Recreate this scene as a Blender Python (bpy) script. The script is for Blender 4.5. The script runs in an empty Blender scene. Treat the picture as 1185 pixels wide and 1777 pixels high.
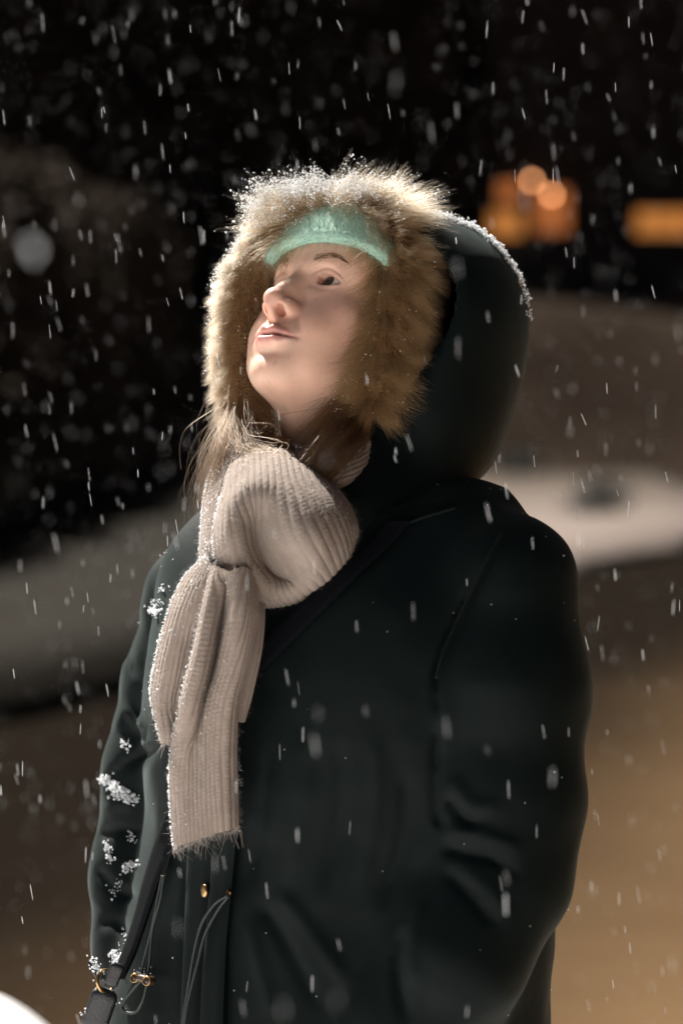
import bpy, math, random
import numpy as np
from mathutils import Vector, Matrix

rng = np.random.default_rng(7)
random.seed(7)
C = bpy.context.scene.collection
SC = bpy.context.scene

# ------------------------------------------------------------------ camera, sky, sun, exposure
W, HH = 1185.0, 1777.0
K = 36.0 / 85.0 / HH                 # tangent per photo pixel for an 85 mm lens on an upright 24x36 frame
D = 2.308                            # metres to the woman's eyes
CAMZ = 1.45
PITCH = math.atan((HH / 2 - 700.0) * K)
CAM = np.array([0.0, 0.0, CAMZ])
CF = np.array([0.0, math.cos(PITCH), -math.sin(PITCH)])
CU = np.array([0.0, math.sin(PITCH), math.cos(PITCH)])
CR = np.array([1.0, 0.0, 0.0])

cd = bpy.data.cameras.new('camera')
cam = bpy.data.objects.new('camera', cd)
C.objects.link(cam)
cam.location = CAM
cam.rotation_euler = (math.pi / 2 - PITCH, 0, 0)
cd.sensor_fit = 'VERTICAL'
cd.sensor_height = 36.0
cd.sensor_width = 24.0
cd.lens = 85.0
cd.clip_start = 0.05
cd.clip_end = 2000.0
cd.dof.use_dof = True
cd.dof.focus_distance = 2.27
cd.dof.aperture_fstop = 3.0
SC.camera = cam

SUN_AZ = math.radians(122.0)         # direction to the light, counter-clockwise from +X (left of and behind her)
SUN_EL = math.radians(50.0)
to_sun = Vector((math.cos(SUN_AZ) * math.cos(SUN_EL), math.sin(SUN_AZ) * math.cos(SUN_EL), math.sin(SUN_EL)))
world = bpy.data.worlds.new('World')
SC.world = world
world.use_nodes = True
wn = world.node_tree
bg = wn.nodes['Background']
sky = wn.nodes.new('ShaderNodeTexSky')
sky.sky_type = 'NISHITA'
sky.sun_disc = False
sky.sun_elevation = SUN_EL
sky.air_density = .35
sky.dust_density = 4.0
sky.ozone_density = 0.0
sky.sun_rotation = math.pi / 2 - SUN_AZ
wn.links.new(sky.outputs[0], bg.inputs[0])
bg.inputs[1].default_value = 0.010
sl = bpy.data.lights.new('sun', 'SUN')
sl.energy = 4.2
sl.angle = math.radians(0.6)
sl.color = (1.0, 0.95, 0.88)
sun = bpy.data.objects.new('sun', sl)
C.objects.link(sun)
sun.rotation_euler = to_sun.to_track_quat('Z', 'Y').to_euler()
sun.location = (-20, 15, 30)
SC.view_settings.view_transform = 'Standard'
SC.view_settings.look = 'None'
SC.view_settings.gamma = 1.0
SC.view_settings.use_curve_mapping = False
SC.view_settings.exposure = 1.75
SC.render.engine = 'CYCLES'
SC.cycles.use_denoising = True
SC.cycles.max_bounces = 8
SC.cycles.diffuse_bounces = 4
SC.cycles.caustics_reflective = False
SC.cycles.caustics_refractive = False
SC.cycles.sample_clamp_indirect = 4.0


def P(px, py, dd=0.0, d=None):
    """world point seen at a photo pixel, dd metres behind the eye plane (or at depth d)"""
    px = np.asarray(px, float); py = np.asarray(py, float)
    dep = (D + np.asarray(dd, float)) if d is None else np.asarray(d, float)
    X = (px - W / 2) * K * dep
    Y = -(py - HH / 2) * K * dep
    return CAM + X[..., None] * CR + Y[..., None] * CU + np.broadcast_to(dep, X.shape)[..., None] * CF


def PA(a):
    a = np.asarray(a, float)
    return P(a[..., 0], a[..., 1], a[..., 2])


def proj(p):
    q = p - CAM
    dep = q @ CF
    return W / 2 + (q @ CR) / dep / K, HH / 2 - (q @ CU) / dep / K, dep - D


# ------------------------------------------------------------------ small helpers
def link(o, parent=None):
    C.objects.link(o)
    if parent is not None:
        o.parent = parent
    return o


def tag(o, label=None, cat=None, group=None, kind=None):
    if label: o['label'] = label
    if cat: o['category'] = cat
    if group: o['group'] = group
    if kind: o['kind'] = kind
    return o


def mesh_obj(name, v, f, mat=None, parent=None, smooth=True):
    v = np.ascontiguousarray(v, dtype=np.float32).reshape(-1, 3)
    me = bpy.data.meshes.new(name)
    if isinstance(f, np.ndarray):
        n, k = f.shape
        me.vertices.add(len(v)); me.vertices.foreach_set('co', v.ravel())
        me.loops.add(n * k); me.loops.foreach_set('vertex_index', np.ascontiguousarray(f, dtype=np.int32).ravel())
        me.polygons.add(n)
        me.polygons.foreach_set('loop_start', np.arange(0, n * k, k, dtype=np.int32))
        me.update(calc_edges=True)
        me.validate()
    else:
        me.from_pydata(v.tolist(), [], f); me.update()
    if smooth:
        me.polygons.foreach_set('use_smooth', np.ones(len(me.polygons), dtype=bool))
    if mat: me.materials.append(mat)
    o = bpy.data.objects.new(name, me)
    return link(o, parent)


def vcol(o, cols):
    me = o.data
    a = me.color_attributes.new('Col', 'FLOAT_COLOR', 'POINT')
    c = np.ones((len(me.vertices), 4), np.float32); c[:, :3] = cols
    a.data.foreach_set('color', c.ravel())


def nd(m, t):
    return m.node_tree.nodes.new(t)


def mat(name, col=(.5, .5, .5), rough=.6, var=0.0, scale=20., bump=0.0, bscale=80., attr=False, spec=.5, metal=0., sss=0., sheen=0., col2=None, emit=None, detail=4.):
    m = bpy.data.materials.new(name); m.use_nodes = True
    nt = m.node_tree; b = nt.nodes['Principled BSDF']; L = nt.links.new
    b.inputs['Base Color'].default_value = (*col, 1); b.inputs['Roughness'].default_value = rough
    b.inputs['Specular IOR Level'].default_value = spec; b.inputs['Metallic'].default_value = metal
    if sss:
        b.inputs['Subsurface Weight'].default_value = sss
        b.inputs['Subsurface Radius'].default_value = (1.0, .35, .18); b.inputs['Subsurface Scale'].default_value = .008
    if sheen:
        b.inputs['Sheen Weight'].default_value = sheen; b.inputs['Sheen Roughness'].default_value = .4
    tc = nd(m, 'ShaderNodeTexCoord')
    src = None
    if attr:
        at = nd(m, 'ShaderNodeAttribute'); at.attribute_name = 'Col'; src = at.outputs['Color']
        L(src, b.inputs['Base Color'])
    if var or col2:
        n = nd(m, 'ShaderNodeTexNoise'); n.inputs['Scale'].default_value = scale; n.inputs['Detail'].default_value = detail
        L(tc.outputs['Object'], n.inputs['Vector'])
        mx = nd(m, 'ShaderNodeMix'); mx.data_type = 'RGBA'
        rp = nd(m, 'ShaderNodeMapRange'); rp.inputs['From Min'].default_value = .35; rp.inputs['From Max'].default_value = .65
        L(n.outputs['Fac'], rp.inputs['Value']); L(rp.outputs['Result'], mx.inputs['Factor'])
        if col2:
            mx.inputs['A'].default_value = (*col, 1); mx.inputs['B'].default_value = (*col2, 1)
            L(mx.outputs['Result'], b.inputs['Base Color'])
        else:
            mx.blend_type = 'MULTIPLY'; 
            mr = nd(m, 'ShaderNodeMapRange'); mr.inputs['To Min'].default_value = 1 - var; mr.inputs['To Max'].default_value = 1 + var
            L(n.outputs['Fac'], mr.inputs['Value'])
            mx.inputs['Factor'].default_value = 1
            for lk in list(nt.links):
                if lk.to_socket == mx.inputs['Factor']: nt.links.remove(lk)
            if src: L(src, mx.inputs['A'])
            else: mx.inputs['A'].default_value = (*col, 1)
            L(mr.outputs['Result'], mx.inputs['B']); L(mx.outputs['Result'], b.inputs['Base Color'])
    if bump:
        n2 = nd(m, 'ShaderNodeTexNoise'); n2.inputs['Scale'].default_value = bscale; n2.inputs['Detail'].default_value = 5
        L(tc.outputs['Object'], n2.inputs['Vector'])
        bp = nd(m, 'ShaderNodeBump'); bp.inputs['Strength'].default_value = bump; bp.inputs['Distance'].default_value = .002
        L(n2.outputs['Fac'], bp.inputs['Height']); L(bp.outputs['Normal'], b.inputs['Normal'])
    if emit:
        b.inputs['Emission Color'].default_value = (*emit[:3], 1); b.inputs['Emission Strength'].default_value = emit[3]
    return m


# ------------------------------------------------------------------ signed-distance modelling
def smin(a, b, k):
    h = np.clip(.5 + .5 * (b - a) / k, 0, 1)
    return b * (1 - h) + a * h - k * h * (1 - h)


def smax(a, b, k):
    return -smin(-a, -b, k)


def ell(p, c, r):
    q = (p - np.asarray(c, p.dtype)); r = np.asarray(r, p.dtype)
    k0 = np.linalg.norm(q / r, axis=-1); k1 = np.linalg.norm(q / (r * r), axis=-1)
    return k0 * (k0 - 1) / np.maximum(k1, 1e-9)


def cap(p, a, b, ra, rb=None):
    rb = ra if rb is None else rb
    a = np.asarray(a, p.dtype); b = np.asarray(b, p.dtype); ba = b - a
    h = np.clip(((p - a) @ ba) / (ba @ ba), 0, 1)
    return np.linalg.norm(p - a - h[..., None] * ba, axis=-1) - (ra + (rb - ra) * h)


def poly_cap(p, pts, rad, k=None):
    d = None
    for i in range(len(pts) - 1):
        e = cap(p, pts[i], pts[i + 1], rad[i], rad[i + 1])
        d = e if d is None else (np.minimum(d, e) if k is None else smin(d, e, k))
    return d


def sdf_mesh(f, lo, hi, h):
    """surface-nets mesh of f = 0, evaluated finely only near the surface"""
    lo = np.asarray(lo, float); n = np.ceil((np.asarray(hi, float) - lo) / h).astype(int) + 1
    S = 4
    nc = (n + S - 1) // S + 1
    g = np.stack(np.meshgrid(*[np.arange(k) for k in nc], indexing='ij'), -1)
    dc = f((lo + g.reshape(-1, 3) * (h * S)).astype(np.float32)).reshape(nc)
    V = np.repeat(np.repeat(np.repeat(dc, S, 0), S, 1), S, 2)[:n[0], :n[1], :n[2]].astype(np.float32)
    near = np.abs(dc) < h * S * 2.6
    nm = near.copy()
    for ax in range(3):
        nm |= np.roll(near, 1, ax) | np.roll(near, -1, ax)
    m = np.repeat(np.repeat(np.repeat(nm, S, 0), S, 1), S, 2)[:n[0], :n[1], :n[2]]
    idx = np.argwhere(m)
    out = np.empty(len(idx), np.float32)
    for s in range(0, len(idx), 400000):
        out[s:s + 400000] = f((lo + idx[s:s + 400000] * h).astype(np.float32))
    V[idx[:, 0], idx[:, 1], idx[:, 2]] = out
    I = V < 0
    cs = np.zeros(np.array(V.shape) - 1, np.int8)
    for dx in (0, 1):
        for dy in (0, 1):
            for dz in (0, 1):
                cs += I[dx:dx + cs.shape[0], dy:dy + cs.shape[1], dz:dz + cs.shape[2]]
    act = np.argwhere((cs > 0) & (cs < 8))
    vid = np.full(cs.shape, -1, np.int64); vid[act[:, 0], act[:, 1], act[:, 2]] = np.arange(len(act))
    acc = np.zeros((len(act), 3)); cnt = np.zeros(len(act))
    cor = [(0, 0, 0), (1, 0, 0), (0, 1, 0), (1, 1, 0), (0, 0, 1), (1, 0, 1), (0, 1, 1), (1, 1, 1)]
    for a in range(8):
        for ax in range(3):
            if cor[a][ax]: continue
            A = np.array(cor[a]); B = A.copy(); B[ax] = 1
            va = V[tuple((act + A).T)]; vb = V[tuple((act + B).T)]
            x = (va < 0) != (vb < 0)
            t = np.where(x, va / np.where(x, va - vb, 1), 0)
            pt = A[None] + t[:, None] * (B - A)[None]
            acc += np.where(x[:, None], pt, 0); cnt += x
    verts = lo + (act + acc / cnt[:, None]) * h
    faces = []
    for ax in range(3):
        b_, c_ = (ax + 1) % 3, (ax + 2) % 3
        sl0 = [slice(None)] * 3; sl1 = [slice(None)] * 3
        sl0[ax] = slice(0, -1); sl1[ax] = slice(1, None)
        i0 = I[tuple(sl0)]; i1 = I[tuple(sl1)]
        e = np.argwhere(i0 != i1)
        ok = (e[:, b_] > 0) & (e[:, c_] > 0) & (e[:, b_] < n[b_] - 1) & (e[:, c_] < n[c_] - 1)
        e = e[ok]; ins = i0[tuple(e.T)]
        q = []
        for db, dc_ in ((1, 1), (0, 1), (0, 0), (1, 0)):
            o = e.copy(); o[:, b_] -= db; o[:, c_] -= dc_
            q.append(vid[tuple(o.T)])
        q = np.stack(q, 1)
        q[~ins] = q[~ins][:, ::-1]
        faces.append(q)
    F = np.concatenate(faces)
    F = F[(F >= 0).all(1)]
    return verts, F


def grad(f, p, e=.0006):
    g = np.stack([f(p + np.eye(3)[i].astype(p.dtype) * e) - f(p - np.eye(3)[i].astype(p.dtype) * e) for i in range(3)], -1)
    return g / np.maximum(np.linalg.norm(g, axis=-1, keepdims=True), 1e-9)


# smooth random field from a few random sines
class Waves:
    def __init__(self, n, f0, f1, seed, stretch=(1, 1, 1)):
        r = np.random.default_rng(seed)
        d = r.normal(size=(n, 3)); d /= np.linalg.norm(d, axis=1, keepdims=True)
        fr = f0 * (f1 / f0) ** r.random(n)
        self.k = d * fr[:, None] * 2 * np.pi * np.array(stretch); self.ph = r.random(n) * 6.28
        self.a = (f0 / fr) ** .7; self.a /= self.a.sum()

    def __call__(self, p):
        s = 0
        for k, ph, a in zip(self.k, self.ph, self.a):
            s = s + a * np.sin(p @ k.astype(p.dtype) + ph)
        return s


def cr1(P_, t):
    """Catmull-Rom through the points P_ (n,...) at parameters t in 0..1"""
    P_ = np.asarray(P_, float); n = len(P_)
    x = np.clip(np.asarray(t, float), 0, 1) * (n - 1); i = np.minimum(x.astype(int), n - 2); u = x - i
    u = u.reshape(u.shape + (1,) * (P_.ndim - 1))
    ext = np.concatenate([2 * P_[:1] - P_[1:2], P_, 2 * P_[-1:] - P_[-2:-1]])
    p0, p1, p2, p3 = ext[i], ext[i + 1], ext[i + 2], ext[i + 3]
    return .5 * (2 * p1 + (p2 - p0) * u + (2 * p0 - 5 * p1 + 4 * p2 - p3) * u ** 2 + (3 * p1 - p0 - 3 * p2 + p3) * u ** 3)


def grid_faces(nu, nv, off=0):
    i = np.arange((nu - 1) * nv).reshape(nu - 1, nv)[:, :-1].ravel()
    return np.stack([i, i + 1, i + nv + 1, i + nv], 1) + off


def tube(pts, r, n=8, closed=False):
    pts = np.asarray(pts, float); m = len(pts)
    r = np.broadcast_to(np.asarray(r, float), (m,))
    T = np.gradient(pts, axis=0); T /= np.linalg.norm(T, axis=1, keepdims=True) + 1e-12
    nrm = np.cross(T[0], [0.13, 0.29, 0.95]); nrm /= np.linalg.norm(nrm)
    v = []
    for i in range(m):
        nrm = nrm - T[i] * (nrm @ T[i]); nrm /= np.linalg.norm(nrm) + 1e-12
        b = np.cross(T[i], nrm)
        a = np.arange(n) * 2 * np.pi / n
        v.append(pts[i] + r[i] * (np.cos(a)[:, None] * nrm + np.sin(a)[:, None] * b))
    v = np.concatenate(v); f = []
    for i in range(m - 1):
        for j in range(n):
            f.append((i * n + j, i * n + (j + 1) % n, (i + 1) * n + (j + 1) % n, (i + 1) * n + j))
    if not closed:
        f.append(tuple(range(n))[::-1]); f.append(tuple((m - 1) * n + j for j in range(n)))
    return v.tolist(), f


def merge(parts):
    V, F, o = [], [], 0
    for v, f in parts:
        V += [tuple(x) for x in v]; F += [tuple(i + o for i in q) for q in f]; o += len(v)
    return V, F


def frame_of(n):
    n = np.asarray(n, float); n = n / np.linalg.norm(n)
    a = np.cross(n, [0, 0, 1.0]) if abs(n[2]) < .9 else np.cross(n, [1.0, 0, 0])
    a /= np.linalg.norm(a)
    return a, np.cross(n, a), n


def torus(c, n, R, r, N=24, M=8):
    a, b, n = frame_of(n); v, f = [], []
    for i in range(N):
        t = 2 * np.pi * i / N; e = np.cos(t) * a + np.sin(t) * b
        for j in range(M):
            s = 2 * np.pi * j / M
            v.append(np.asarray(c) + e * (R + r * np.cos(s)) + n * r * np.sin(s))
    for i in range(N):
        for j in range(M):
            f.append((i * M + j, ((i + 1) % N) * M + j, ((i + 1) % N) * M + (j + 1) % M, i * M + (j + 1) % M))
    return v, f


def lathe(c, n, prof, N=20):
    """profile of (radius, height along n)"""
    a, b, n = frame_of(n); v, f = [], []
    for r, h in prof:
        for j in range(N):
            t = 2 * np.pi * j / N
            v.append(np.asarray(c) + n * h + r * (np.cos(t) * a + np.sin(t) * b))
    for i in range(len(prof) - 1):
        for j in range(N):
            f.append((i * N + j, i * N + (j + 1) % N, (i + 1) * N + (j + 1) % N, (i + 1) * N + j))
    f.append(tuple(range(N))[::-1]); f.append(tuple((len(prof) - 1) * N + j for j in range(N)))
    return v, f


def strands(name, pts, rad, mat_, parent=None, tip=.25, root=1.0):
    """pts (N,S,3) -> a hair-curves object"""
    N, S = pts.shape[:2]
    hc = bpy.data.hair_curves.new(name)
    hc.add_curves([S] * N)
    hc.attributes['position'].data.foreach_set('vector', np.ascontiguousarray(pts, np.float32).ravel())
    r = hc.attributes.get('radius') or hc.attributes.new('radius', 'FLOAT', 'POINT')
    t = np.linspace(0, 1, S)
    R = np.broadcast_to(np.asarray(rad, float).reshape(-1, 1), (N, 1)) * (root + (tip - root) * t ** 1.5)[None]
    r.data.foreach_set('value', np.ascontiguousarray(R, np.float32).ravel())
    hc.materials.append(mat_)
    o = bpy.data.objects.new(name, hc)
    return link(o, parent)


def hair_mat(name, c0, c1, rough=.35, spread=.5, root=1.0, diff=0.0):
    m = bpy.data.materials.new(name); m.use_nodes = True
    nt = m.node_tree; L = nt.links.new
    b = nt.nodes['Principled BSDF']
    hi = nd(m, 'ShaderNodeHairInfo')
    mx = nd(m, 'ShaderNodeMix'); mx.data_type = 'RGBA'
    mx.inputs['A'].default_value = (*c0, 1); mx.inputs['B'].default_value = (*c1, 1)
    L(hi.outputs['Random'], mx.inputs['Factor'])
    ph = nd(m, 'ShaderNodeBsdfHairPrincipled')
    ph.parametrization = 'COLOR'
    L(mx.outputs['Result'], ph.inputs['Color'])
    ph.inputs['Roughness'].default_value = rough
    ph.inputs['Radial Roughness'].default_value = spread
    dk = nd(m, 'ShaderNodeMix'); dk.data_type = 'RGBA'; dk.blend_type = 'MULTIPLY'
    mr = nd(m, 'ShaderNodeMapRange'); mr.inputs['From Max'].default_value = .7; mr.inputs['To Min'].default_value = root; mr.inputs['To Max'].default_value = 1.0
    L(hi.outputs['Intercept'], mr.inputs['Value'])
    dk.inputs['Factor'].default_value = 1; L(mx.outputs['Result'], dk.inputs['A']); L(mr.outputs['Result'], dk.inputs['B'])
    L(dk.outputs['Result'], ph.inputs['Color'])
    out = nt.nodes['Material Output']
    df = nd(m, 'ShaderNodeBsdfDiffuse'); L(dk.outputs['Result'], df.inputs['Color'])
    ms = nd(m, 'ShaderNodeMixShader'); ms.inputs[0].default_value = diff
    L(ph.outputs['BSDF'], ms.inputs[1]); L(df.outputs['BSDF'], ms.inputs[2]); L(ms.outputs[0], out.inputs['Surface'])
    return m


def octas(c, r, mat_, name, parent=None, stretch=None, rot=True):
    """many small irregular snow crystals joined into one mesh"""
    c = np.asarray(c, float); N = len(c)
    base = np.array([(1, 0, 0), (-1, 0, 0), (0, 1, 0), (0, -1, 0), (0, 0, 1), (0, 0, -1)], float)
    s = base[None] * (np.asarray(r, float).reshape(-1, 1, 1)) * rng.uniform(.55, 1.35, (N, 6, 1))
    if rot:
        q = rng.normal(size=(N, 3, 3)); q, _ = np.linalg.qr(q)
        s = s @ q
    if stretch is not None:
        s = s * np.asarray(stretch)[None, None]
    v = (s + c[:, None]).reshape(-1, 3)
    ft = np.array([(0, 2, 4), (2, 1, 4), (1, 3, 4), (3, 0, 4), (2, 0, 5), (1, 2, 5), (3, 1, 5), (0, 3, 5)])
    f = (ft[None] + 6 * np.arange(N)[:, None, None]).reshape(-1, 3)
    return mesh_obj(name, v, f, mat_, parent, smooth=False)

# ------------------------------------------------------------------ pose of the head
HY, HP = math.radians(45.5), math.radians(28.5)
hf = np.array([-math.sin(HY) * math.cos(HP), -math.cos(HY) * math.cos(HP), math.sin(HP)])
hl = np.array([math.cos(HY), -math.sin(HY), 0.0])
hu = np.cross(hl, hf); hu = hu if hu[2] > 0 else -hu
_c, _s = math.cos(math.radians(2.5)), math.sin(math.radians(2.5))
hl, hu = hl * _c + hu * _s, hu * _c - hl * _s
HO = P(530.5, 494.2, 0.0)
HM = np.stack([hl, hu, hf])          # rows: her left, up, forward


def h2w(p):
    return HO + (np.asarray(p, float) / 1000.0) @ HM


def w2h(p):
    return ((np.asarray(p, float) - HO) @ HM.T) * 1000.0


NECK = [w2h(P(590, 640, .04)), w2h(P(594, 760, .04)), w2h(P(612, 900, .06)), w2h(P(612, 1010, .05))]


def skull(p):
    d = ell(p, (0, 32, -78), (72, 86, 90))
    return smin(d, ell(p, (0, 20, -22), (60, 42, 33)), 22)


def head_sdf(p):
    """the whole head and neck in millimetres, head axes"""
    p = p.astype(np.float32)
    ax = np.abs(p[:, 0]); q = p.copy(); q[:, 0] = ax       # mirrored copy
    x, y, z = p[:, 0], p[:, 1], p[:, 2]
    d = skull(p)
    d = smin(d, ell(p, (0, -38, -34), (57, 66, 46)), 16)                 # mid face
    d = smin(d, ell(q, (38, -30, -24), (25, 24, 26)), 12)                # cheeks
    d = smin(d, ell(q, (29, -54, -12), (25, 28, 25)), 14)                # soft lower cheek
    d = smin(d, ell(q, (24, -80, -14), (22, 20, 22)), 14)                # jowl
    d = smin(d, ell(p, (0, -93, 1), (17, 15, 14.5)), 16)                 # chin
    d = smin(d, cap(q, (14, -95, -8), (50, -63, -66), 12, 11), 22)      # jaw line
    d = smin(d, ell(p, (0, -83, -40), (44, 30, 44)), 16)                 # under the jaw
    d = smin(d, poly_cap(p, NECK, [50, 50, 58, 72], 15), 20)
    d = smin(d, cap(p, (0, -88, -22), w2h(P(548, 775, .02)), 17, 30), 18)  # throat
    d = smin(d, cap(q, (8, 15, 8), (36, 17, 0), 6, 5), 9)                # brow ridge
    d = -smin(-d, ell(q, (29, -.5, 20), (16, 11.0, 14.5)), 10)               # eye sockets
    d = smin(d, ell(q, (31, -1, -11.5), (14.2, 13.2, 13.5)), 3.5)        # lids round the eyeball
    # eye opening, almond
    ex = (ax - 30.5)
    t = np.clip(np.abs(ex) / 14.5, 0, 1)
    yu = 6.3 * (1 - t ** 2.2) - .04 * ex + 0.6
    yl = -4.3 * (1 - t ** 2.0) - .03 * ex
    cut = np.maximum(np.maximum(y - yu, yl - y), np.maximum(ex - 13.5, -9.6 - ex))
    cut = np.maximum(cut, -8 - z)
    d = smax(d, -cut, 1.2)
    # crease above the lid
    yc = 10.3 * (1 - (ex / 19) ** 2) + 1.5
    d += 1.3 * np.exp(-((y - yc) / 1.5) ** 2) * np.exp(-(ex / 15) ** 4) * (z > -25)
    yb = -8.0 * (1 - (ex / 20) ** 2) - 1.0
    d += .4 * np.exp(-((y - yb) / 2.0) ** 2) * np.exp(-(ex / 15) ** 4) * (z > -25)
    # nose
    n = poly_cap(p, [(0, 8, 6), (0, -6, 13.5), (0, -20, 22.5), (0, -31.5, 29.5)], [6.5, 5.8, 7.2, 9.4], 5)
    n = smin(n, ell(p, (0, -33, 30.5), (10.3, 8.8, 8.8)), 5)
    n = smin(n, ell(p, (0, -26, 12), (14, 24, 14)), 8)
    n = smin(n, ell(q, (12.6, -36.8, 17.0), (7.6, 8.0, 12.5)), 5.0)
    n = smin(n, cap(p, (0, -40, 33), (0, -48.5, 24), 4.2, 4.4), 3.0)
    d = smin(d, n, 6)
    no = ell((q - np.array((8.0, -42.6, 23.0), np.float32)) @ np.array(((.93, 0, .36), (0, 1, 0), (-.36, 0, .93)), np.float32), (0, 0, 0), (4.3, 6.0, 10.5))
    d = smax(d, -no, 1.0)
    d += .9 * np.exp(-(((ax - 21) / 1.8) ** 2)) * np.exp(-((y + 37) / 8) ** 2) * (z > 3)   # groove round the wing
    # mouth
    d = smin(d, ell(p, (0, -64, 4.5), (28, 21, 18.5)), 9)
    ym = -66.6 + .3 * (ax / 28) ** 2 - 1.0 * np.exp(-(ax / 5) ** 2)
    ul = [(0, -62.6, 22.4), (6, -61.2, 22.0), (16, -63.6, 16.8), (28.5, -66.2, 5.5)]
    ll = [(0, -71.4, 20.4), (9, -70.8, 19.4), (18, -69.6, 14.4), (28.5, -66.6, 5.5)]
    d = smin(d, poly_cap(q, ul, [4.4, 4.4, 3.6, 1.6], 3), 2.2)
    d = smin(d, poly_cap(q, ll, [4.9, 4.7, 3.5, 1.6], 3), 2.4)
    w = np.clip(1 - (ax / 30) ** 4, 0, 1)
    d += 3.0 * np.exp(-((y - ym) / 1.15) ** 2) * w * (z > 2)
    d += 1.2 * np.exp(-(((ax - 30) / 2.6) ** 2 + ((y + 66.4) / 3.0) ** 2)) * (z > -5)      # dimple at the corner
    d += 1.5 * np.exp(-(ax / 3.0) ** 2) * np.exp(-((y + 54.5) / 5) ** 2) * (z > 10)        # philtrum
    d += 2.0 * np.exp(-((y + 82) / 5) ** 2) * np.exp(-(ax / 15) ** 2) * (z > 0)             # under the lower lip
    nl = 23.5 + np.clip(-(y + 44), 0, 40) * .42                                            # smile line
    d += 1.1 * np.exp(-((ax - nl) / 3.2) ** 2) * np.exp(-((y + 53) / 9) ** 2) * (z > -10)
    # ears
    return d


# ------------------------------------------------------------------ materials of the figure
M_skin = mat('skin', rough=.5, attr=True, var=.13, scale=48, bump=.10, bscale=1300, spec=.36, sss=.3)
M_eye = mat('eyeball', attr=True, rough=.06, spec=.6)
M_coat = mat('green_parka_cloth', (.0026, .0060, .0060), rough=.6, var=.18, scale=14, bump=.10, bscale=900, spec=.10, sheen=.075)
M_coat.node_tree.nodes['Principled BSDF'].inputs['Sheen Tint'].default_value = (.74, .90, .87, 1)
_nt = M_coat.node_tree; _pb = _nt.nodes['Principled BSDF']; _old = _pb.inputs['Normal'].links[0].from_node
_tc = _nt.nodes.new('ShaderNodeTexCoord'); _n1 = _nt.nodes.new('ShaderNodeTexNoise'); _n1.inputs['Scale'].default_value = 9; _n1.inputs['Detail'].default_value = 4; _n1.inputs['Distortion'].default_value = .5
_bb = _nt.nodes.new('ShaderNodeBump'); _bb.inputs['Strength'].default_value = .22; _bb.inputs['Distance'].default_value = .012
_nt.links.new(_tc.outputs['Object'], _n1.inputs['Vector']); _nt.links.new(_n1.outputs['Fac'], _bb.inputs['Height']); _nt.links.new(_bb.outputs['Normal'], _old.inputs['Normal'])
M_cord = mat('dark_cord', (.013, .022, .02), rough=.45, bump=.3, bscale=1200)
M_brass = mat('brass', (.42, .27, .12), rough=.32, metal=1.0)
M_strap = mat('navy_webbing', (.0022, .003, .0048), rough=.8, spec=.1, bump=.35, bscale=900)
M_fur_skin = mat('fur_backing', (.20, .115, .05), rough=.9, bump=.5, bscale=300)
M_snow = mat('snow', (.86, .88, .90), rough=.7, sss=.0, bump=.3, bscale=400)
M_flake = bpy.data.materials.new('snowflake'); M_flake.use_nodes = True
_nt = M_flake.node_tree; _b = _nt.nodes['Principled BSDF']; _b.inputs['Base Color'].default_value = (.9, .92, .94, 1); _b.inputs['Roughness'].default_value = .5
_t = _nt.nodes.new('ShaderNodeBsdfTranslucent'); _t.inputs['Color'].default_value = (.9, .92, .94, 1)
_m = _nt.nodes.new('ShaderNodeMixShader'); _m.inputs[0].default_value = .45
_nt.links.new(_b.outputs[0], _m.inputs[1]); _nt.links.new(_t.outputs[0], _m.inputs[2]); _nt.links.new(_m.outputs[0], _nt.nodes['Material Output'].inputs['Surface'])
H_fur = hair_mat('fur_hair', (.275, .148, .060), (.55, .362, .19), rough=.5, root=.42, diff=.5)
H_hair = hair_mat('brown_hair', (.026, .014, .007), (.19, .105, .052), rough=.38, diff=.35)
H_brow = hair_mat('brow_hair', (.03, .018, .011), (.07, .04, .022), rough=.5)
H_wool = hair_mat('wool_fuzz', (.36, .285, .245), (.44, .36, .315), rough=.9, diff=.6)
H_mint = hair_mat('mint_fuzz', (.32, .53, .44), (.42, .62, .53), rough=.9, diff=.7)


def knit_mat(name, c, c2):
    return mat(name, c, rough=.9, col2=c2, scale=40, bump=.5, bscale=650, spec=.15, sheen=.08)


M_scarf = knit_mat('rose_beige_wool', (.262, .212, .180), (.315, .258, .223))
M_mint = knit_mat('mint_wool', (.33, .55, .45), (.40, .62, .52))

person = bpy.data.objects.new('person', None)
link(person)
person.location = P(590, 2200, .0) * np.array([1, 1, 0])
tag(person, 'woman in dark green parka with fur hood and beige scarf gazing up', 'person')
bpy.context.view_layer.update()
PL = np.array(person.location)


def own(o):
    """keep an object's world place while it becomes a child of the person"""
    o.location = Vector(o.location) - Vector(PL) if o.parent is person else o.location
    return o


# skin: head and neck as one surface
lo = np.array([-95, -300, -185.]); hi = np.array([105, 130, 50.])


def head_world(v):
    return h2w(v)


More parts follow.
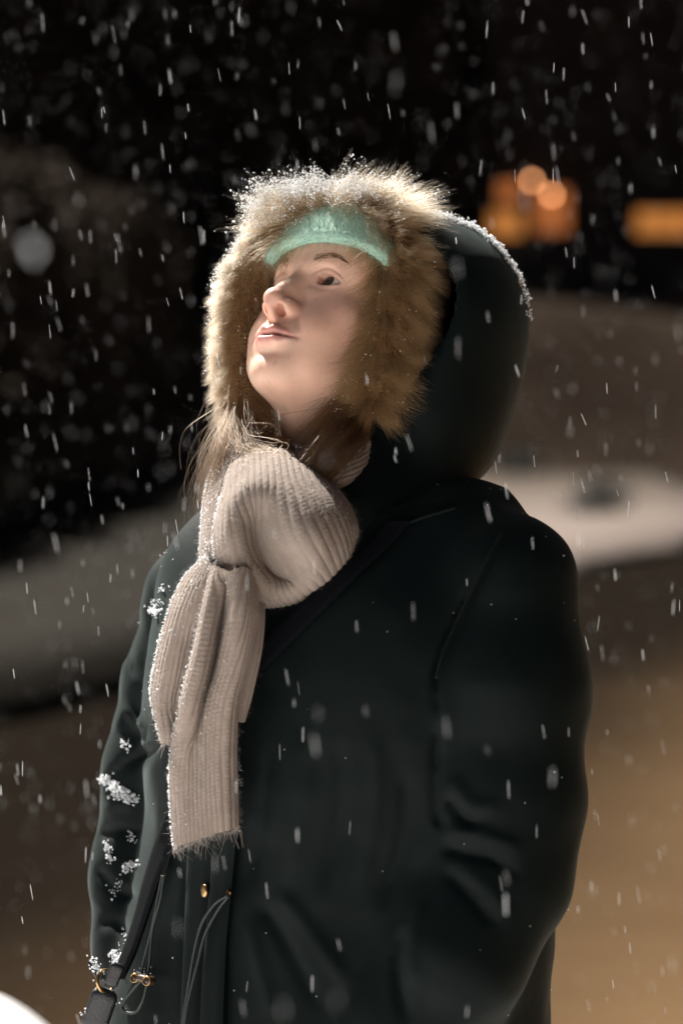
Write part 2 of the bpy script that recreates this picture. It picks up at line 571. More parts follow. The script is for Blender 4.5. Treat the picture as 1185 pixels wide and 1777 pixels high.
hv, hfc = sdf_mesh(head_sdf, lo, hi, 1.3)
hw = head_world(hv)
cx, cy, cz = hv.T
axx = np.abs(cx)
skin = np.tile(np.array([.78, .495, .38]), (len(hv), 1))
blush = np.exp(-(((axx - 40) / 20) ** 2 + ((cy + 38) / 20) ** 2)) * (cz > -45)
skin = skin * (1 - .5 * blush[:, None]) + np.array([.74, .36, .27]) * .5 * blush[:, None]
nosered = np.exp(-(axx / 16) ** 2 - ((cy + 42) / 12) ** 2) * (cz > 12)
skin = skin * (1 - .55 * nosered[:, None]) + np.array([.64, .31, .24]) * .55 * nosered[:, None]
up = -58.6 - 2.0 * np.exp(-(axx / 3) ** 2) - .0068 * axx ** 2
dn = -76.3 + .0125 * axx ** 2
lip = 1 / (1 + np.exp(-(np.minimum(np.minimum(up - cy, cy - dn), (30 - axx) * .6)) / .55)) * (cz > 3)
skin = skin * (1 - lip[:, None]) + np.array([.60, .29, .25]) * lip[:, None]
ns_m = np.exp(-(((axx - 8) / 4.5) ** 2 + ((cy + 42) / 5) ** 2 + ((cz - 18) / 7) ** 2))
skin = skin * (1 - .6 * ns_m[:, None]) + np.array([.40, .17, .14]) * .6 * ns_m[:, None]
lid = np.exp(-(((axx - 31) / 17) ** 2 + ((cy - 3) / 9) ** 2) ** 2) * (cz > -25)
skin = skin * (1 - .34 * lid[:, None]) + np.array([.50, .27, .21]) * .28 * lid[:, None]
_fr = Waves(40, .06, .22, 41)(hv); _fr2 = Waves(30, .02, .06, 42)(hv)
skin = skin * (1 - .16 * np.clip((_fr - .16) / .12, 0, 1) * np.clip(.6 + 2 * _fr2, 0, 1) * (cy < 30))[:, None] * (1 + .10 * _fr2)[:, None]
body = mesh_obj('body', hw - PL, hfc, M_skin, person)
vcol(body, skin)

# eyes
gaze_w = np.array([-.53, -.56, .60]); gaze_w /= np.linalg.norm(gaze_w)
for sx in (1, -1):
    c = h2w((29.0 * sx, -.6, -12.2))
    N, Mr = 40, 40
    v, f, col = [], [], []
    a, b, n = frame_of(gaze_w)
    R = .0134
    for i in range(N + 1):
        th = math.pi * i / N
        for j in range(Mr):
            t = 2 * math.pi * j / Mr
            e = math.cos(th) * n + math.sin(th) * (math.cos(t) * a + math.sin(t) * b)
            rr = R * (1 + .045 * math.exp(-(th / .42) ** 2))
            v.append(c + e * rr)
            ang = math.degrees(th)
            if ang < 10.5: cc = (.004, .004, .004)
            elif ang < 27: cc = (.055 + .03 * math.sin(t * 23), .045 + .02 * math.sin(t * 23), .035)
            elif ang < 31: cc = (.02, .018, .016)
            else: cc = (.74, .70, .67)
            col.append(cc)
    for i in range(N):
        for j in range(Mr):
            f.append((i * Mr + j, i * Mr + (j + 1) % Mr, (i + 1) * Mr + (j + 1) % Mr, (i + 1) * Mr + j))
    e_o = mesh_obj('eyeball', np.array(v) - PL, np.array(f)[:, ::-1], M_eye, person)
    vcol(e_o, np.array(col))


def on_head(x, y, off=.3, z0=55.):
    """points on the face surface, marching back along -z in head axes"""
    p = np.stack([np.asarray(x, float), np.asarray(y, float), np.full(len(x), z0)], 1).astype(np.float32)
    for _ in range(60):
        d = head_sdf(p) - off
        p[:, 2] -= np.maximum(d, .02) * .7
    return p.astype(float)


# brows and lashes
for sx in (1, -1):
    n = 230
    t = rng.random(n)
    bx = 15 + 30 * t
    by = 16.5 + 8.0 * np.sin(np.clip(t, 0, 1) * 2.2) - 3.2 * t ** 3 + rng.normal(size=n) * (2.4 * (1 - t) + .5)
    r0 = on_head(bx * sx, by, .2)
    r1 = on_head((bx + 6.5) * sx, by + 3.0 * (1 - t) - 2.2 * t, .9)
    mid = (r0 + r1) / 2 + np.array([0, .3, .5])
    strands('eyebrow', h2w(np.stack([r0, mid, r1], 1)) - PL, np.full(n, .00013), H_brow, person)
    n = 90
    ex = np.linspace(-8, 13.2, n)
    tt = np.abs(ex) / 14.5
    yu = 6.3 * (1 - tt ** 2.2) - .04 * ex + .6
    base = np.stack([(30.5 + ex) * sx, yu, np.sqrt(np.maximum(13.4 ** 2 - (ex * .95) ** 2 - yu ** 2, 1)) - 11.5], 1)
    L_ = rng.uniform(4.5, 7.5, n)
    dirv = np.stack([ex * .05 * sx + .15 * sx, np.full(n, .05), np.full(n, .95)], 1)
    dirv /= np.linalg.norm(dirv, axis=1, keepdims=True)
    upv = np.array([0, 1., 0])
    pts = np.stack([base + dirv * (L_ * k)[:, None] + upv * (L_ * .45 * k * k)[:, None] for k in (0, .35, .7, 1)], 1)
    strands('eyelash', h2w(pts) - PL, np.full(n, .00011), H_brow, person)

# ------------------------------------------------------------------ the parka
BY = math.radians(36.0)
lb = np.array([math.cos(BY), -math.sin(BY), 0.0]); fb = np.array([-math.sin(BY), -math.cos(BY), 0.0])


def zpx(py):
    return CAMZ - (py - 700.0) * .55e-3


T_Y = np.array([880, 930, 1000, 1100, 1200, 1300, 1450, 1600, 1777, 2060])
T_Z = np.array([zpx(y) for y in T_Y])[::-1]
T_CX = np.array([600, 600, 602, 602, 602, 603, 600, 585, 562, 545])[::-1]
T_A = np.array([.125, .150, .188, .206, .213, .217, .212, .222, .228, .236])[::-1]
T_B = np.array([.085, .100, .128, .142, .149, .150, .146, .155, .166, .175])[::-1]
_g = np.linspace(T_Z[0], T_Z[-1], 260)
_ker = np.hanning(41); _ker /= _ker.sum()
TT_Z = _g
TT_CX, TT_A, TT_B = [np.convolve(np.pad(np.interp(_g, T_Z, q), 20, 'edge'), _ker, 'valid') for q in (T_CX, T_A, T_B)]
w_coat = Waves(22, 3.0, 11.0, 3, (1, 1, .55))
w_fine = Waves(26, 9.0, 30.0, 5)
w_vert = Waves(16, 9.0, 24.0, 8, (1, 1, .12))
A_NEAR = [P(838, 958, -.045), P(880, 1012, -.09), P(877, 1190, -.10), P(873, 1390, -.105), P(860, 1525, -.115), P(800, 1660, -.135), P(715, 1790, -.125), P(660, 1900, -.09)]
R_NEAR = [.046, .058, .0715, .069, .063, .058, .052, .045]
A_FAR = [P(385, 985, .11), P(348, 1036, .14), P(312, 1180, .15), P(278, 1340, .145), P(252, 1520, .135), P(254, 1640, .11), P(275, 1760, .07)]
R_FAR = [.045, .052, .054, .053, .052, .050, .046]
CREASES = [  # drawn folds: points in photo pixels, width px, depth m (positive = groove)
    ([(868, 930), (812, 1040), (776, 1115), (757, 1180), (762, 1250)], 7, .010),
    ([(762, 1250), (756, 1310), (757, 1400), (765, 1440)], 7, .008),
    ([(757, 1180), (770, 1240), (764, 1310)], 12, -.004),
    ([(765, 1470), (800, 1478), (850, 1490), (905, 1525)], 10, .009),
    ([(768, 1445), (820, 1445), (862, 1458), (915, 1478)], 12, -.006),
    ([(770, 1510), (820, 1560), (858, 1610)], 10, .006),
    ([(795, 1500), (850, 1545), (890, 1600)], 12, -.005),
    ([(772, 1378), (806, 1420), (830, 1432)], 9, .007),
    ([(780, 1345), (815, 1395), (870, 1400)], 14, -.005),
    ([(700, 1610), (690, 1680), (704, 1777)], 10, .008),
    ([(735, 1560), (712, 1640), (722, 1720)], 12, -.004),
    ([(450, 1560), (500, 1640), (560, 1760)], 13, .006),
    ([(480, 1545), (540, 1620), (610, 1720)], 14, -.005),
    ([(430, 1590), (450, 1680), (480, 1777)], 12, -.004),
    ([(470, 1290), (460, 1400), (440, 1540)], 13, .006),
    ([(530, 1260), (528, 1400), (500, 1540)], 15, -.005),
    ([(590, 1280), (590, 1410), (560, 1550)], 13, .006),
    ([(650, 1270), (650, 1400), (620, 1560)], 15, -.005),
    ([(705, 1330), (700, 1450), (660, 1580)], 14, .006),
    ([(330, 1490), (322, 1600), (318, 1777)], 6, .004),
    ([(395, 1480), (372, 1600), (352, 1777)], 6, .004),
    ([(275, 1300), (215, 1330), (180, 1375)], 9, .010),
    ([(250, 1270), (215, 1235), (200, 1270)], 11, -.007),
    ([(245, 1445), (205, 1440), (172, 1455)], 10, .008),
    ([(240, 1400), (205, 1395), (178, 1410)], 12, -.006),
    ([(240, 1560), (200, 1545), (165, 1500)], 10, .007),
    ([(240, 1180), (225, 1130), (240, 1060)], 10, .007),
    ([(230, 1640), (200, 1600), (170, 1610)], 10, .006),
    ([(420, 1160), (500, 1230), (560, 1380)], 30, .004),
]
_CR = [(cr1(np.array(c, float), np.linspace(0, 1, 14)), w_, d_) for c, w_, d_ in CREASES]


def creases(p):
    u, v, dd = proj(p)
    s = np.zeros(len(p), np.float32)
    front = dd < .16
    for c, w_, d_ in _CR:
        m = front & (u > c[:, 0].min() - 3 * w_) & (u < c[:, 0].max() + 3 * w_) & (v > c[:, 1].min() - 3 * w_) & (v < c[:, 1].max() + 3 * w_)
        i = np.nonzero(m)[0]
        if not len(i): continue
        q = np.stack([u[i], v[i]], 1); best = np.full(len(i), 1e9); bt = np.zeros(len(i))
        for k in range(len(c) - 1):
            ba = c[k + 1] - c[k]; h = np.clip(((q - c[k]) @ ba) / (ba @ ba), 0, 1)
            e = ((q - c[k] - h[:, None] * ba) ** 2).sum(1)
            b = e < best; best = np.where(b, e, best); bt = np.where(b, (k + h) / (len(c) - 1), bt)
        s[i] += (.55 * d_ * np.exp(-best / w_ ** 2) * np.clip(np.minimum(bt, 1 - bt) * 6, 0, 1)).astype(np.float32)
    return s


def torso_sdf(p):
    z = p[:, 2]
    cxp = np.interp(z, TT_Z, TT_CX); a = np.interp(z, TT_Z, TT_A); b = np.interp(z, TT_Z, TT_B)
    cxw = (cxp - W / 2) * .55e-3
    cyw = D + .015
    rx = p[:, 0] - cxw; ry = p[:, 1] - cyw
    s = (rx * lb[0] + ry * lb[1]) / a; t = (rx * fb[0] + ry * fb[1]) / b
    r = (np.abs(s) ** 2.3 + np.abs(t) ** 2.3) ** (1 / 2.3)
    d = (r - 1) * np.minimum(a, b) * .93
    d = np.maximum(d, z - T_Z[-1]); d = np.maximum(d, T_Z[0] - z)
    return d


SH_N, SH_F, COLL = P(800, 950, -.03), P(405, 985, .085), P(615, 915, .05)


def coat_base(p):
    d = torso_sdf(p)
    d = smin(d, cap(p, SH_N, COLL, .062, .062), .05)
    d = smin(d, cap(p, SH_F, COLL, .055, .062), .05)
    d = smin(d, poly_cap(p, A_NEAR, R_NEAR, .03), .022)
    d = smin(d, poly_cap(p, A_FAR, R_FAR, .02), .008)
    return d


def coat_sdf(p):
    d = coat_base(p)
    d = d + .0065 * w_coat(p) + (.0026 * w_fine(p))
    g = np.clip(1 - np.abs(p[:, 2] - zpx(1480)) / .16, 0, 1)
    d = d + .006 * g * w_vert(p) * (1 - np.clip((p[:, 0] - .08) / .06, 0, 1))
    d = d + creases(p)
    # hollow of the collar
    return d.astype(np.float32)


def surf(px, py, off=0.0, f=None):
    """first point of the coat met by the camera ray through a photo pixel, pushed out by off"""
    f = f or coat_sdf
    px = np.atleast_1d(np.asarray(px, float)); py = np.atleast_1d(np.asarray(py, float))
    d = np.full(len(px), D - .42)
    for _ in range(90):
        p = P(px, py, d=d).astype(np.float32)
        d = d + np.clip(f(p) - off, -.01, .05) * .7
    return P(px, py, d=d)


cv, cf = sdf_mesh(coat_sdf, (-.36, 1.98, .66), (.33, 2.62, 1.50), .0042)
coat = mesh_obj('coat', cv - PL, cf, M_coat, person)

# ------------------------------------------------------------------ the hood
YH, PH = math.radians(26.0), math.radians(18.0)
nh = np.array([-math.sin(YH) * math.cos(PH), -math.cos(YH) * math.cos(PH), math.sin(PH)])
HP0 = HO - hf * .02


def on_ring(px, py, off=0.0):
    """camera ray meets the plane of the hood opening"""
    px = np.asarray(px, float); py = np.asarray(py, float)
    ray = P(px, py, d=1.0) - CAM
    t = ((HP0 + nh * off - CAM) @ nh) / (ray @ nh)
    return CAM + ray * t[..., None]


HC1, HC2 = P(742, 575, .075), P(735, 735, .06)
w_hood = Waves(18, 4.0, 14.0, 11)


def hood_out(p):
    a1 = .100
    r1 = np.array([.100, .135, .112]); r2 = np.array([.077, .115, .078])
    d = ell(p, HC1, r1)
    d = smin(d, ell(p, HC2, r2), .05)
    d = smin(d, ell(p, P(610, 560, .03), (.105, .10, .112)), .04)
    d = smin(d, cap(p, P(700, 850, .0), P(600, 900, -.05), .058, .05), .03)
    return d + .004 * w_hood(p)


def hood_sdf(p):
    o = hood_out(p)
    front = (p - HP0.astype(np.float32)) @ nh.astype(np.float32) + .004
    cav = smin(o + .010, np.full(len(p), 1.0, np.float32), .001)
    low = p[:, 2] < zpx(800)
    d = smax(o, front - np.where(low, (zpx(800) - p[:, 2]) * 1.2, 0), .006)
    d = smax(d, -np.where(low, o + .03, cav), .004)
    return d.astype(np.float32)


hv2, hf2 = sdf_mesh(hood_sdf, (-.25, 2.02, 1.30), (.22, 2.62, 1.66), .004)
hood = mesh_obj('hood', hv2 - PL, hf2, M_coat, person)

RING = np.array([(588, 378), (645, 384), (680, 414), (690, 470), (684, 540), (670, 610), (658, 680), (634, 732), (600, 768), (560, 790), (505, 785), (455, 765),
                 (432, 730), (418, 670), (415, 600), (419, 530), (438, 470), (474, 417), (526, 388)], float)
ring_c = on_ring(RING[:, 0], RING[:, 1])
NR = 200
rp = cr1(np.concatenate([ring_c[-3:], ring_c, ring_c[:4]]), np.linspace(3 / (len(ring_c) + 6), (len(ring_c) + 3) / (len(ring_c) + 6), NR + 1))[:-1]
ctr = rp.mean(0)
tan_ = np.roll(rp, -1, 0) - np.roll(rp, 1, 0); tan_ /= np.linalg.norm(tan_, axis=1, keepdims=True)
nout = np.cross(tan_, nh); nout *= np.sign(((rp - ctr) * nout).sum(1))[:, None]; nout /= np.linalg.norm(nout, axis=1, keepdims=True)
ru, rv_, _ = proj(rp)
rad_r = np.where(rv_ > 740, .012, .017); rad_r = np.where((ru > 540) & (rv_ > 690), .005, rad_r); rad_r = np.convolve(np.pad(rad_r, 6, 'wrap'), np.hanning(15)[1:-1] / np.hanning(15).sum(), 'valid')      # thinner under the chin
M_ = 16
v = []
for i in range(NR):
    a = np.arange(M_) * 2 * np.pi / M_
    v.append(rp[i] + rad_r[i] * (np.cos(a)[:, None] * nout[i] + np.sin(a)[:, None] * nh))
v = np.concatenate(v)
f = [(i * M_ + j, ((i + 1) % NR) * M_ + j, ((i + 1) % NR) * M_ + (j + 1) % M_, i * M_ + (j + 1) % M_) for i in range(NR) for j in range(M_)]
ruff = mesh_obj('fur_trim', v - PL, np.array(f), M_fur_skin, person)

# fur
NCL, NS = 3400, 80000
G = np.array([0, 0, -1.0])


def fur_root(i, th):
    return rp[i] + rad_r[i][:, None] * (np.cos(th)[:, None] * nout[i] + np.sin(th)[:, None] * nh)


top_w = np.clip(1.15 - (rv_ - 300) / 2500, .6, 1.2)
keep = rv_ < np.where(ru > 540, 712, 765)
ids = np.nonzero(keep)[0]
ci = rng.choice(ids, NCL); cth = rng.uniform(-1.5, 3.5, NCL)


w_fur, w_fur2 = Waves(14, 8, 26, 91), Waves(14, 10, 30, 92)


def fur_dir(i, th, r):
    rad = np.cos(th)[:, None] * nout[i] + np.sin(th)[:, None] * nh
    # hair lies back over the hood on the outside and falls down over the opening on the inside
    d = rad * .9 + nout[i] * np.where(th < 1.9, .40, .0)[:, None] - nh * np.where(th < 1.2, .15, 0)[:, None]
    dn_t = tan_[i] * -np.sign(tan_[i][:, 2:3])
    sw = w_fur(rp[i] + rad[:, :3] * .02)
    d = d + dn_t * (.30 + .75 * sw)[:, None] + nh * (.5 * w_fur2(rp[i] + rad * .02))[:, None]
    d = d + tan_[i] * r.normal(0, .22, len(i))[:, None] + r.normal(0, .16, (len(i), 3)) + G * .22
    return d / np.linalg.norm(d, axis=1, keepdims=True)


cdir = fur_dir(ci, cth, rng)
clen = rng.uniform(.75, 1.2, NCL)
si = rng.integers(0, NCL, NS)
ii = (ci[si] + rng.normal(0, 1.4, NS).round().astype(int)) % NR
tth = cth[si] + rng.normal(0, .16, NS)
root = fur_root(ii, tth)
ln = np.where(tth < 1.9, np.where(ru[ii] > 620, .027, np.where(rv_[ii] > 420, .017, .025)), np.where((rv_[ii] < 430) & (ru[ii] > 500), .037, np.where(ru[ii] < 560, .011, .034))) * clen[si] * rng.uniform(.7, 1.1, NS)
ln = np.where((tth < .95) & (rv_[ii] < 405), ln * 1.28, ln)
ln = ln * np.where((ru[ii] < 600) & (rv_[ii] > 400), .92, 1.0)
ln = np.where((tth < .95) & (rv_[ii] < 405), ln * 1.28, ln)
ln = ln * np.where((ru[ii] < 600) & (rv_[ii] < 412) & (tth > .95) & (tth < 2.2), 1.45, 1.0)
dr = fur_dir(ii, tth, rng) * .35 + cdir[si] * .65
dr /= np.linalg.norm(dr, axis=1, keepdims=True)
croot = fur_root(ci, cth)
ctip = croot + cdir * (.030 * clen)[:, None] + G * .006
S_ = 7
tt = np.linspace(0, 1, S_)
bend = rng.normal(0, .22, (NS, 3)) + G * .28
pts = root[:, None] + dr[:, None] * (ln[:, None, None] * tt[None, :, None]) + bend[:, None] * (ln[:, None, None] * (tt ** 2)[None, :, None])
cl = (tt ** 1.1 * .66)[None, :, None]
clc = croot[si][:, None] + (ctip - croot)[si][:, None] * (ln / .030)[:, None, None] * tt[None, :, None]
pts = pts * (1 - cl) + clc * cl
pts += (rng.normal(0, .0012, (NS, 1, 3))) * (tt ** 1.5)[None, :, None]
strands('fur', pts - PL, rng.uniform(.00006, .00012, NS), H_fur, ruff, tip=.25)
fur_tips = pts[:, -1]; fur_mid = pts[:, -3]

# ------------------------------------------------------------------ mint headband
w_kn = Waves(10, 120, 170, 21)


def band_sdf(p):
    p = p.astype(np.float32)
    s = skull(p * np.array([.94, 1, 1], np.float32)) - 7.5
    ang = np.arctan2(p[:, 0], p[:, 2] + 78)
    lowp = 28.5 + .35 * (p[:, 2] - 12) + .15 * p[:, 0]
    hgt = (p[:, 1] - lowp)
    cell = np.sin(ang * 78) * .5 + .5
    rows = np.sin(hgt * 1.35 + np.abs(np.sin(ang * 39)) * 2.2)
    th = np.abs(s) - 5.4 - .8 * cell * (0.5 + .5 * rows)
    d = smax(th, -hgt, 5.0)
    d = smax(d, hgt - 62, 5.0)
    d = smax(d, -66 - p[:, 2], 3.0)
    return d


bv, bf = sdf_mesh(band_sdf, (-100, -90, -190), (100, 135, 40), 1.5)
band = mesh_obj('headband', h2w(bv) - PL, bf, M_mint, person)
sel = rng.choice(len(bv), 26000)
bp_ = bv[sel]; gn = grad(band_sdf, bp_.astype(np.float32), .8)
dn_ = gn + rng.normal(0, .6, gn.shape); L_ = rng.uniform(.8, 3.4, len(sel))
bpts = np.stack([bp_ + dn_ * (L_ * k)[:, None] + rng.normal(0, .5, gn.shape) * k for k in (0, .5, 1)], 1)
strands('wool_fuzz', h2w(bpts) - PL, np.full(len(sel), .00009), H_mint, band)

# ------------------------------------------------------------------ scarf
scarf = None
w_sc = Waves(20, 12, 50, 31)
scarf_pts = []


def cloth(name, rows, nu, nv, ribs, th, parent, amp=.0021, stitch=0, dense=True, edge_roll=0.0, matl=None, wob=.0012):
    """a knitted band: rows of control points (px, py, depth) along its length; ribs run along it"""
    A = PA(np.array(rows, float))                                     # (rows, across, 3)
    u = np.linspace(0, 1, nu); v = np.linspace(0, 1, nv)
    G1 = cr1(A, u)                                                    # nu, across, 3
    S = np.stack([cr1(G1[i], v) for i in range(nu)])                   # nu, nv, 3
    du = np.gradient(S, axis=0); dv = np.gradient(S, axis=1)
    n = np.cross(du, dv); n /= np.linalg.norm(n, axis=2, keepdims=True) + 1e-12
    if (n[nu // 2, nv // 2] @ (CAM - S[nu // 2, nv // 2])) < 0: n = -n
    for _ in range(3):
        n = (n + np.roll(n, 1, 1) * 0 + n); n /= np.linalg.norm(n, axis=2, keepdims=True)
    flat = S.reshape(-1, 3)
    lnu = np.linalg.norm(du, axis=2).sum(0).mean()
    rb = np.abs(np.cos(np.pi * ribs * v))[None, :]
    wobble = .25 * w_sc(flat * .7).reshape(nu, nv)
    ph = np.pi * ribs * (v[None, :] + wobble / ribs * .9)
    rib = np.abs(np.cos(ph)) ** .45
    st = 1.0
    if stitch:
        m = lnu / .0042
        side = np.sign(np.sin(2 * ph))
        st = .93 + .07 * np.cos(2 * np.pi * m * u[:, None] + side * (.5 - np.abs(np.cos(ph))) * 3.0 + np.floor(ph / np.pi) * 2.1)
    h = amp * rib * st + wob * w_sc(flat).reshape(nu, nv)
    prof = (1 - np.abs(2 * v - 1) ** 10)[None, :] ** .5
    F = S + n * (h * prof + th * .5 * prof)[..., None]
    B = S - n * (th * .5 * prof)[..., None]
    V = np.concatenate([F.reshape(-1, 3), B[::4, ::4].reshape(-1, 3)])
    f1 = grid_faces(nu, nv); nb = B[::4, ::4].shape
    f2 = grid_faces(nb[0], nb[1], nu * nv)[:, ::-1]
    # close the far and near ends of the front sheet
    o = mesh_obj(name, V - PL, np.concatenate([f1, f2]), M_scarf if matl is None else matl, parent)
    nn = np.cross(np.gradient(F, axis=0), np.gradient(F, axis=1)); nn /= np.linalg.norm(nn, axis=2, keepdims=True) + 1e-12
    nn *= np.sign((nn * n).sum(2, keepdims=True))
    scarf_pts.append((o, F, nn))
    return o


def lay(rows, off):
    """lay control rows (px, py, extra) on the coat: depth follows the coat's surface"""
    R_ = np.array(rows, float); sh = R_.shape
    q = R_.reshape(-1, 3)
    sp = surf(q[:, 0], q[:, 1], off, coat_base)
    _, _, dd = proj(sp)
    out = q.copy(); out[:, 2] = dd + q[:, 2]
    return out.reshape(sh)


# back part of the wrap, from behind her neck round to the knot
scarf = cloth('scarf', [[(678, 726, .02), (676, 752, -.02), (672, 782, -.03), (660, 815, -.01)],
                        [(640, 744, -.02), (640, 775, -.04), (640, 815, -.045), (632, 852, -.03)],
                        [(596, 768, -.035), (598, 800, -.068), (600, 838, -.075), (600, 872, -.05)],
                        [(555, 778, -.045), (558, 812, -.075), (560, 850, -.085), (560, 890, -.06)],
                        [(510, 775, -.05), (512, 815, -.075), (515, 850, -.085), (515, 890, -.06)]],
              150, 150, 17, .008, person, stitch=1)
cloth('neck_loop', [[(505, 770, .0), (500, 800, -.02), (495, 830, -.02), (490, 860, .0)],
                    [(440, 752, .01), (430, 790, -.01), (425, 830, -.01), (425, 870, .01)],
                    [(385, 770, .06), (380, 800, .05), (378, 840, .05), (380, 870, .06)],
                    [(400, 790, .14), (395, 810, .14), (390, 850, .14), (390, 880, .13)]], 90, 60, 14, .008, scarf, stitch=1)
# the strand that comes down on the left
cloth('left_strand', [[(398, 752, .02), (418, 750, -.02), (440, 760, -.03), (455, 775, -.02)],
                      [(374, 812, .01), (392, 812, -.04), (415, 812, -.055), (436, 815, -.04)],
                      [(360, 868, .0), (376, 872, -.055), (398, 876, -.075), (425, 880, -.06)],
                      [(356, 920, .0), (370, 925, -.065), (390, 935, -.09), (420, 945, -.08)],
                      [(355, 965, .0), (366, 972, -.06), (384, 985, -.085), (415, 1000, -.08)],
                      [(358, 1000, .01), (368, 1010, -.04), (386, 1025, -.07), (415, 1035, -.06)]], 200, 130, 15, .008, scarf, stitch=1)
# the big fold of the knot
cloth('knot', [[(398, 850, -.055), (412, 812, -.07), (446, 795, -.075), (482, 790, -.075), (518, 803, -.07), (545, 826, -.06), (552, 845, -.04)],
               [(384, 885, -.075), (408, 868, -.115), (448, 852, -.130), (492, 838, -.130), (534, 836, -.115), (570, 850, -.085), (582, 868, -.06)],
               [(374, 930, -.085), (406, 925, -.132), (446, 912, -.116), (506, 890, -.155), (556, 874, -.140), (592, 880, -.105), (602, 900, -.07)],
               [(378, 972, -.085), (416, 972, -.132), (458, 962, -.112), (522, 932, -.165), (572, 908, -.150), (604, 910, -.11), (608, 925, -.07)],
               [(400, 1008, -.085), (440, 1005, -.128), (482, 1000, -.104), (540, 968, -.155), (585, 938, -.140), (607, 930, -.10), (608, 942, -.06)],
               [(428, 1032, -.085), (462, 1030, -.110), (508, 1022, -.120), (556, 995, -.130), (592, 965, -.115), (604, 952, -.085), (603, 958, -.055)],
               [(455, 1046, -.08), (482, 1046, -.085), (518, 1040, -.09), (560, 1016, -.09), (588, 985, -.08), (598, 968, -.065), (597, 968, -.05)]],
      230, 260, 25, .012, scarf, stitch=1, amp=.0018)
# hanging ends: rear sheet, short end, long end
cloth('rear_end', lay([[(420, 1010, -.0), (442, 1015, -.01), (458, 1020, -.0)],
                       [(412, 1090, -.0), (438, 1100, -.012), (455, 1108, .0)],
                       [(400, 1180, -.0), (422, 1190, -.012), (440, 1190, .0)],
                       [(390, 1240, -.0), (408, 1250, -.012), (422, 1250, .0)]], .010), 90, 50, 7, .006, scarf, stitch=1)
cloth('short_end', lay([[(362, 968, -.035), (368, 972, -.05), (374, 980, -.055), (382, 990, -.05), (390, 1000, -.04)],
                        [(318, 1012, -.02), (334, 1022, -.045), (352, 1035, -.05), (366, 1045, -.03), (376, 1052, -.045)],
                        [(288, 1085, -.015), (308, 1092, -.04), (330, 1100, -.035), (346, 1108, -.015), (364, 1112, -.04)],
                        [(270, 1165, -.012), (290, 1172, -.035), (312, 1178, -.025), (328, 1184, -.01), (346, 1188, -.035)],
                        [(267, 1212, -.012), (284, 1220, -.032), (304, 1225, -.022), (318, 1230, -.01), (332, 1232, -.03)],
                        [(280, 1262, -.012), (290, 1268, -.03), (302, 1274, -.02), (312, 1278, -.01), (322, 1280, -.02)],
                        [(287, 1284, -.01), (294, 1288, -.024), (303, 1292, -.018), (312, 1296, -.01), (320, 1298, -.012)]], .012),
      230, 150, 15, .007, scarf, stitch=1)
long_rows = lay([[(368, 985, -.05), (384, 985, -.07), (400, 985, -.08), (416, 985, -.075), (428, 990, -.06), (440, 995, -.04)],
                 [(354, 1060, -.03), (366, 1062, -.068), (390, 1062, -.022), (410, 1064, -.065), (428, 1066, -.055), (444, 1070, -.03)],
                 [(338, 1140, -.03), (350, 1144, -.068), (374, 1148, -.012), (394, 1150, -.048), (412, 1150, -.05), (428, 1152, -.025)],
                 [(320, 1210, -.03), (333, 1214, -.062), (354, 1216, -.016), (374, 1216, -.038), (396, 1214, -.045), (412, 1214, -.02)],
                 [(304, 1285, -.02), (322, 1288, -.042), (342, 1288, -.034), (366, 1286, -.036), (390, 1282, -.040), (408, 1280, -.018)],
                 [(298, 1350, -.015), (318, 1352, -.034), (342, 1352, -.034), (366, 1348, -.036), (390, 1344, -.036), (409, 1342, -.015)],
                 [(301, 1420, -.015), (320, 1420, -.032), (344, 1416, -.034), (368, 1410, -.036), (392, 1402, -.034), (411, 1398, -.015)],
                 [(306, 1468, -.014), (324, 1464, -.028), (346, 1456, -.030), (370, 1448, -.032), (394, 1438, -.030), (412, 1432, -.014)]], .012)
cloth('long_end', long_rows, 330, 170, 16, .007, scarf, stitch=1, amp=.0028)

# fuzz on the wool, and the frayed lower hem
fz = []
for o, F, n in scarf_pts:
    N = int(F.shape[0] * F.shape[1] * .09)
    i = rng.integers(0, F.shape[0], N); j = rng.integers(0, F.shape[1], N)
    r0 = F[i, j]; dn = n[i, j] + rng.normal(0, .9, (N, 3)); L_ = rng.uniform(.0008, .0027, N)
    fz.append(np.stack([r0 + dn * (L_ * k)[:, None] + rng.normal(0, .0004, (N, 3)) * k for k in (0, .5, 1)], 1))
_, FL, _n = scarf_pts[-1]
_, FS, _n2 = scarf_pts[-2]
fz = np.concatenate(fz)
strands('wool_fuzz', fz - PL, np.full(len(fz), .00006), H_wool, scarf, tip=.6)
ends = []
for FF, N, a, b in ((FL, 330, .002, .011), (FS, 110, .002, .006)):
    j = rng.integers(0, FF.shape[1], N); r0 = FF[-1, j] + rng.normal(0, .0006, (N, 3))
    L_ = rng.uniform(a, b, N) * rng.random(N) ** 1.2
    d0 = rng.normal(0, .5, (N, 3)) + np.array([0, 0, -1]); d1 = rng.normal(0, .9, (N, 3)) + np.array([0, 0, -.6])
    ends.append(np.stack([r0 + d0 * (L_ * k)[:, None] + d1 * (L_ * k * k * .8)[:, None] for k in (0, .25, .5, .75, 1)], 1))
ends = np.concatenate(ends)
strands('frayed_hem', ends - PL, np.full(len(ends), .00010), H_wool, scarf, tip=.5)

# ------------------------------------------------------------------ hair
cap_v, cap_f = sdf_mesh(lambda p: smax(skull(p.astype(np.float32)) - 3.0, np.maximum(p[:, 2] + 34 - 1.2 * np.maximum(0, p[:, 1] - 25), -75 - p[:, 1]), 5), (-95, -90, -185), (95, 130, 40), 3.0)
M_hairbase = mat('hair_base', (.05, .026, .013), rough=.6, var=.3, scale=200)
hair = mesh_obj('hair', h2w(cap_v) - PL, cap_f, M_hairbase, person)


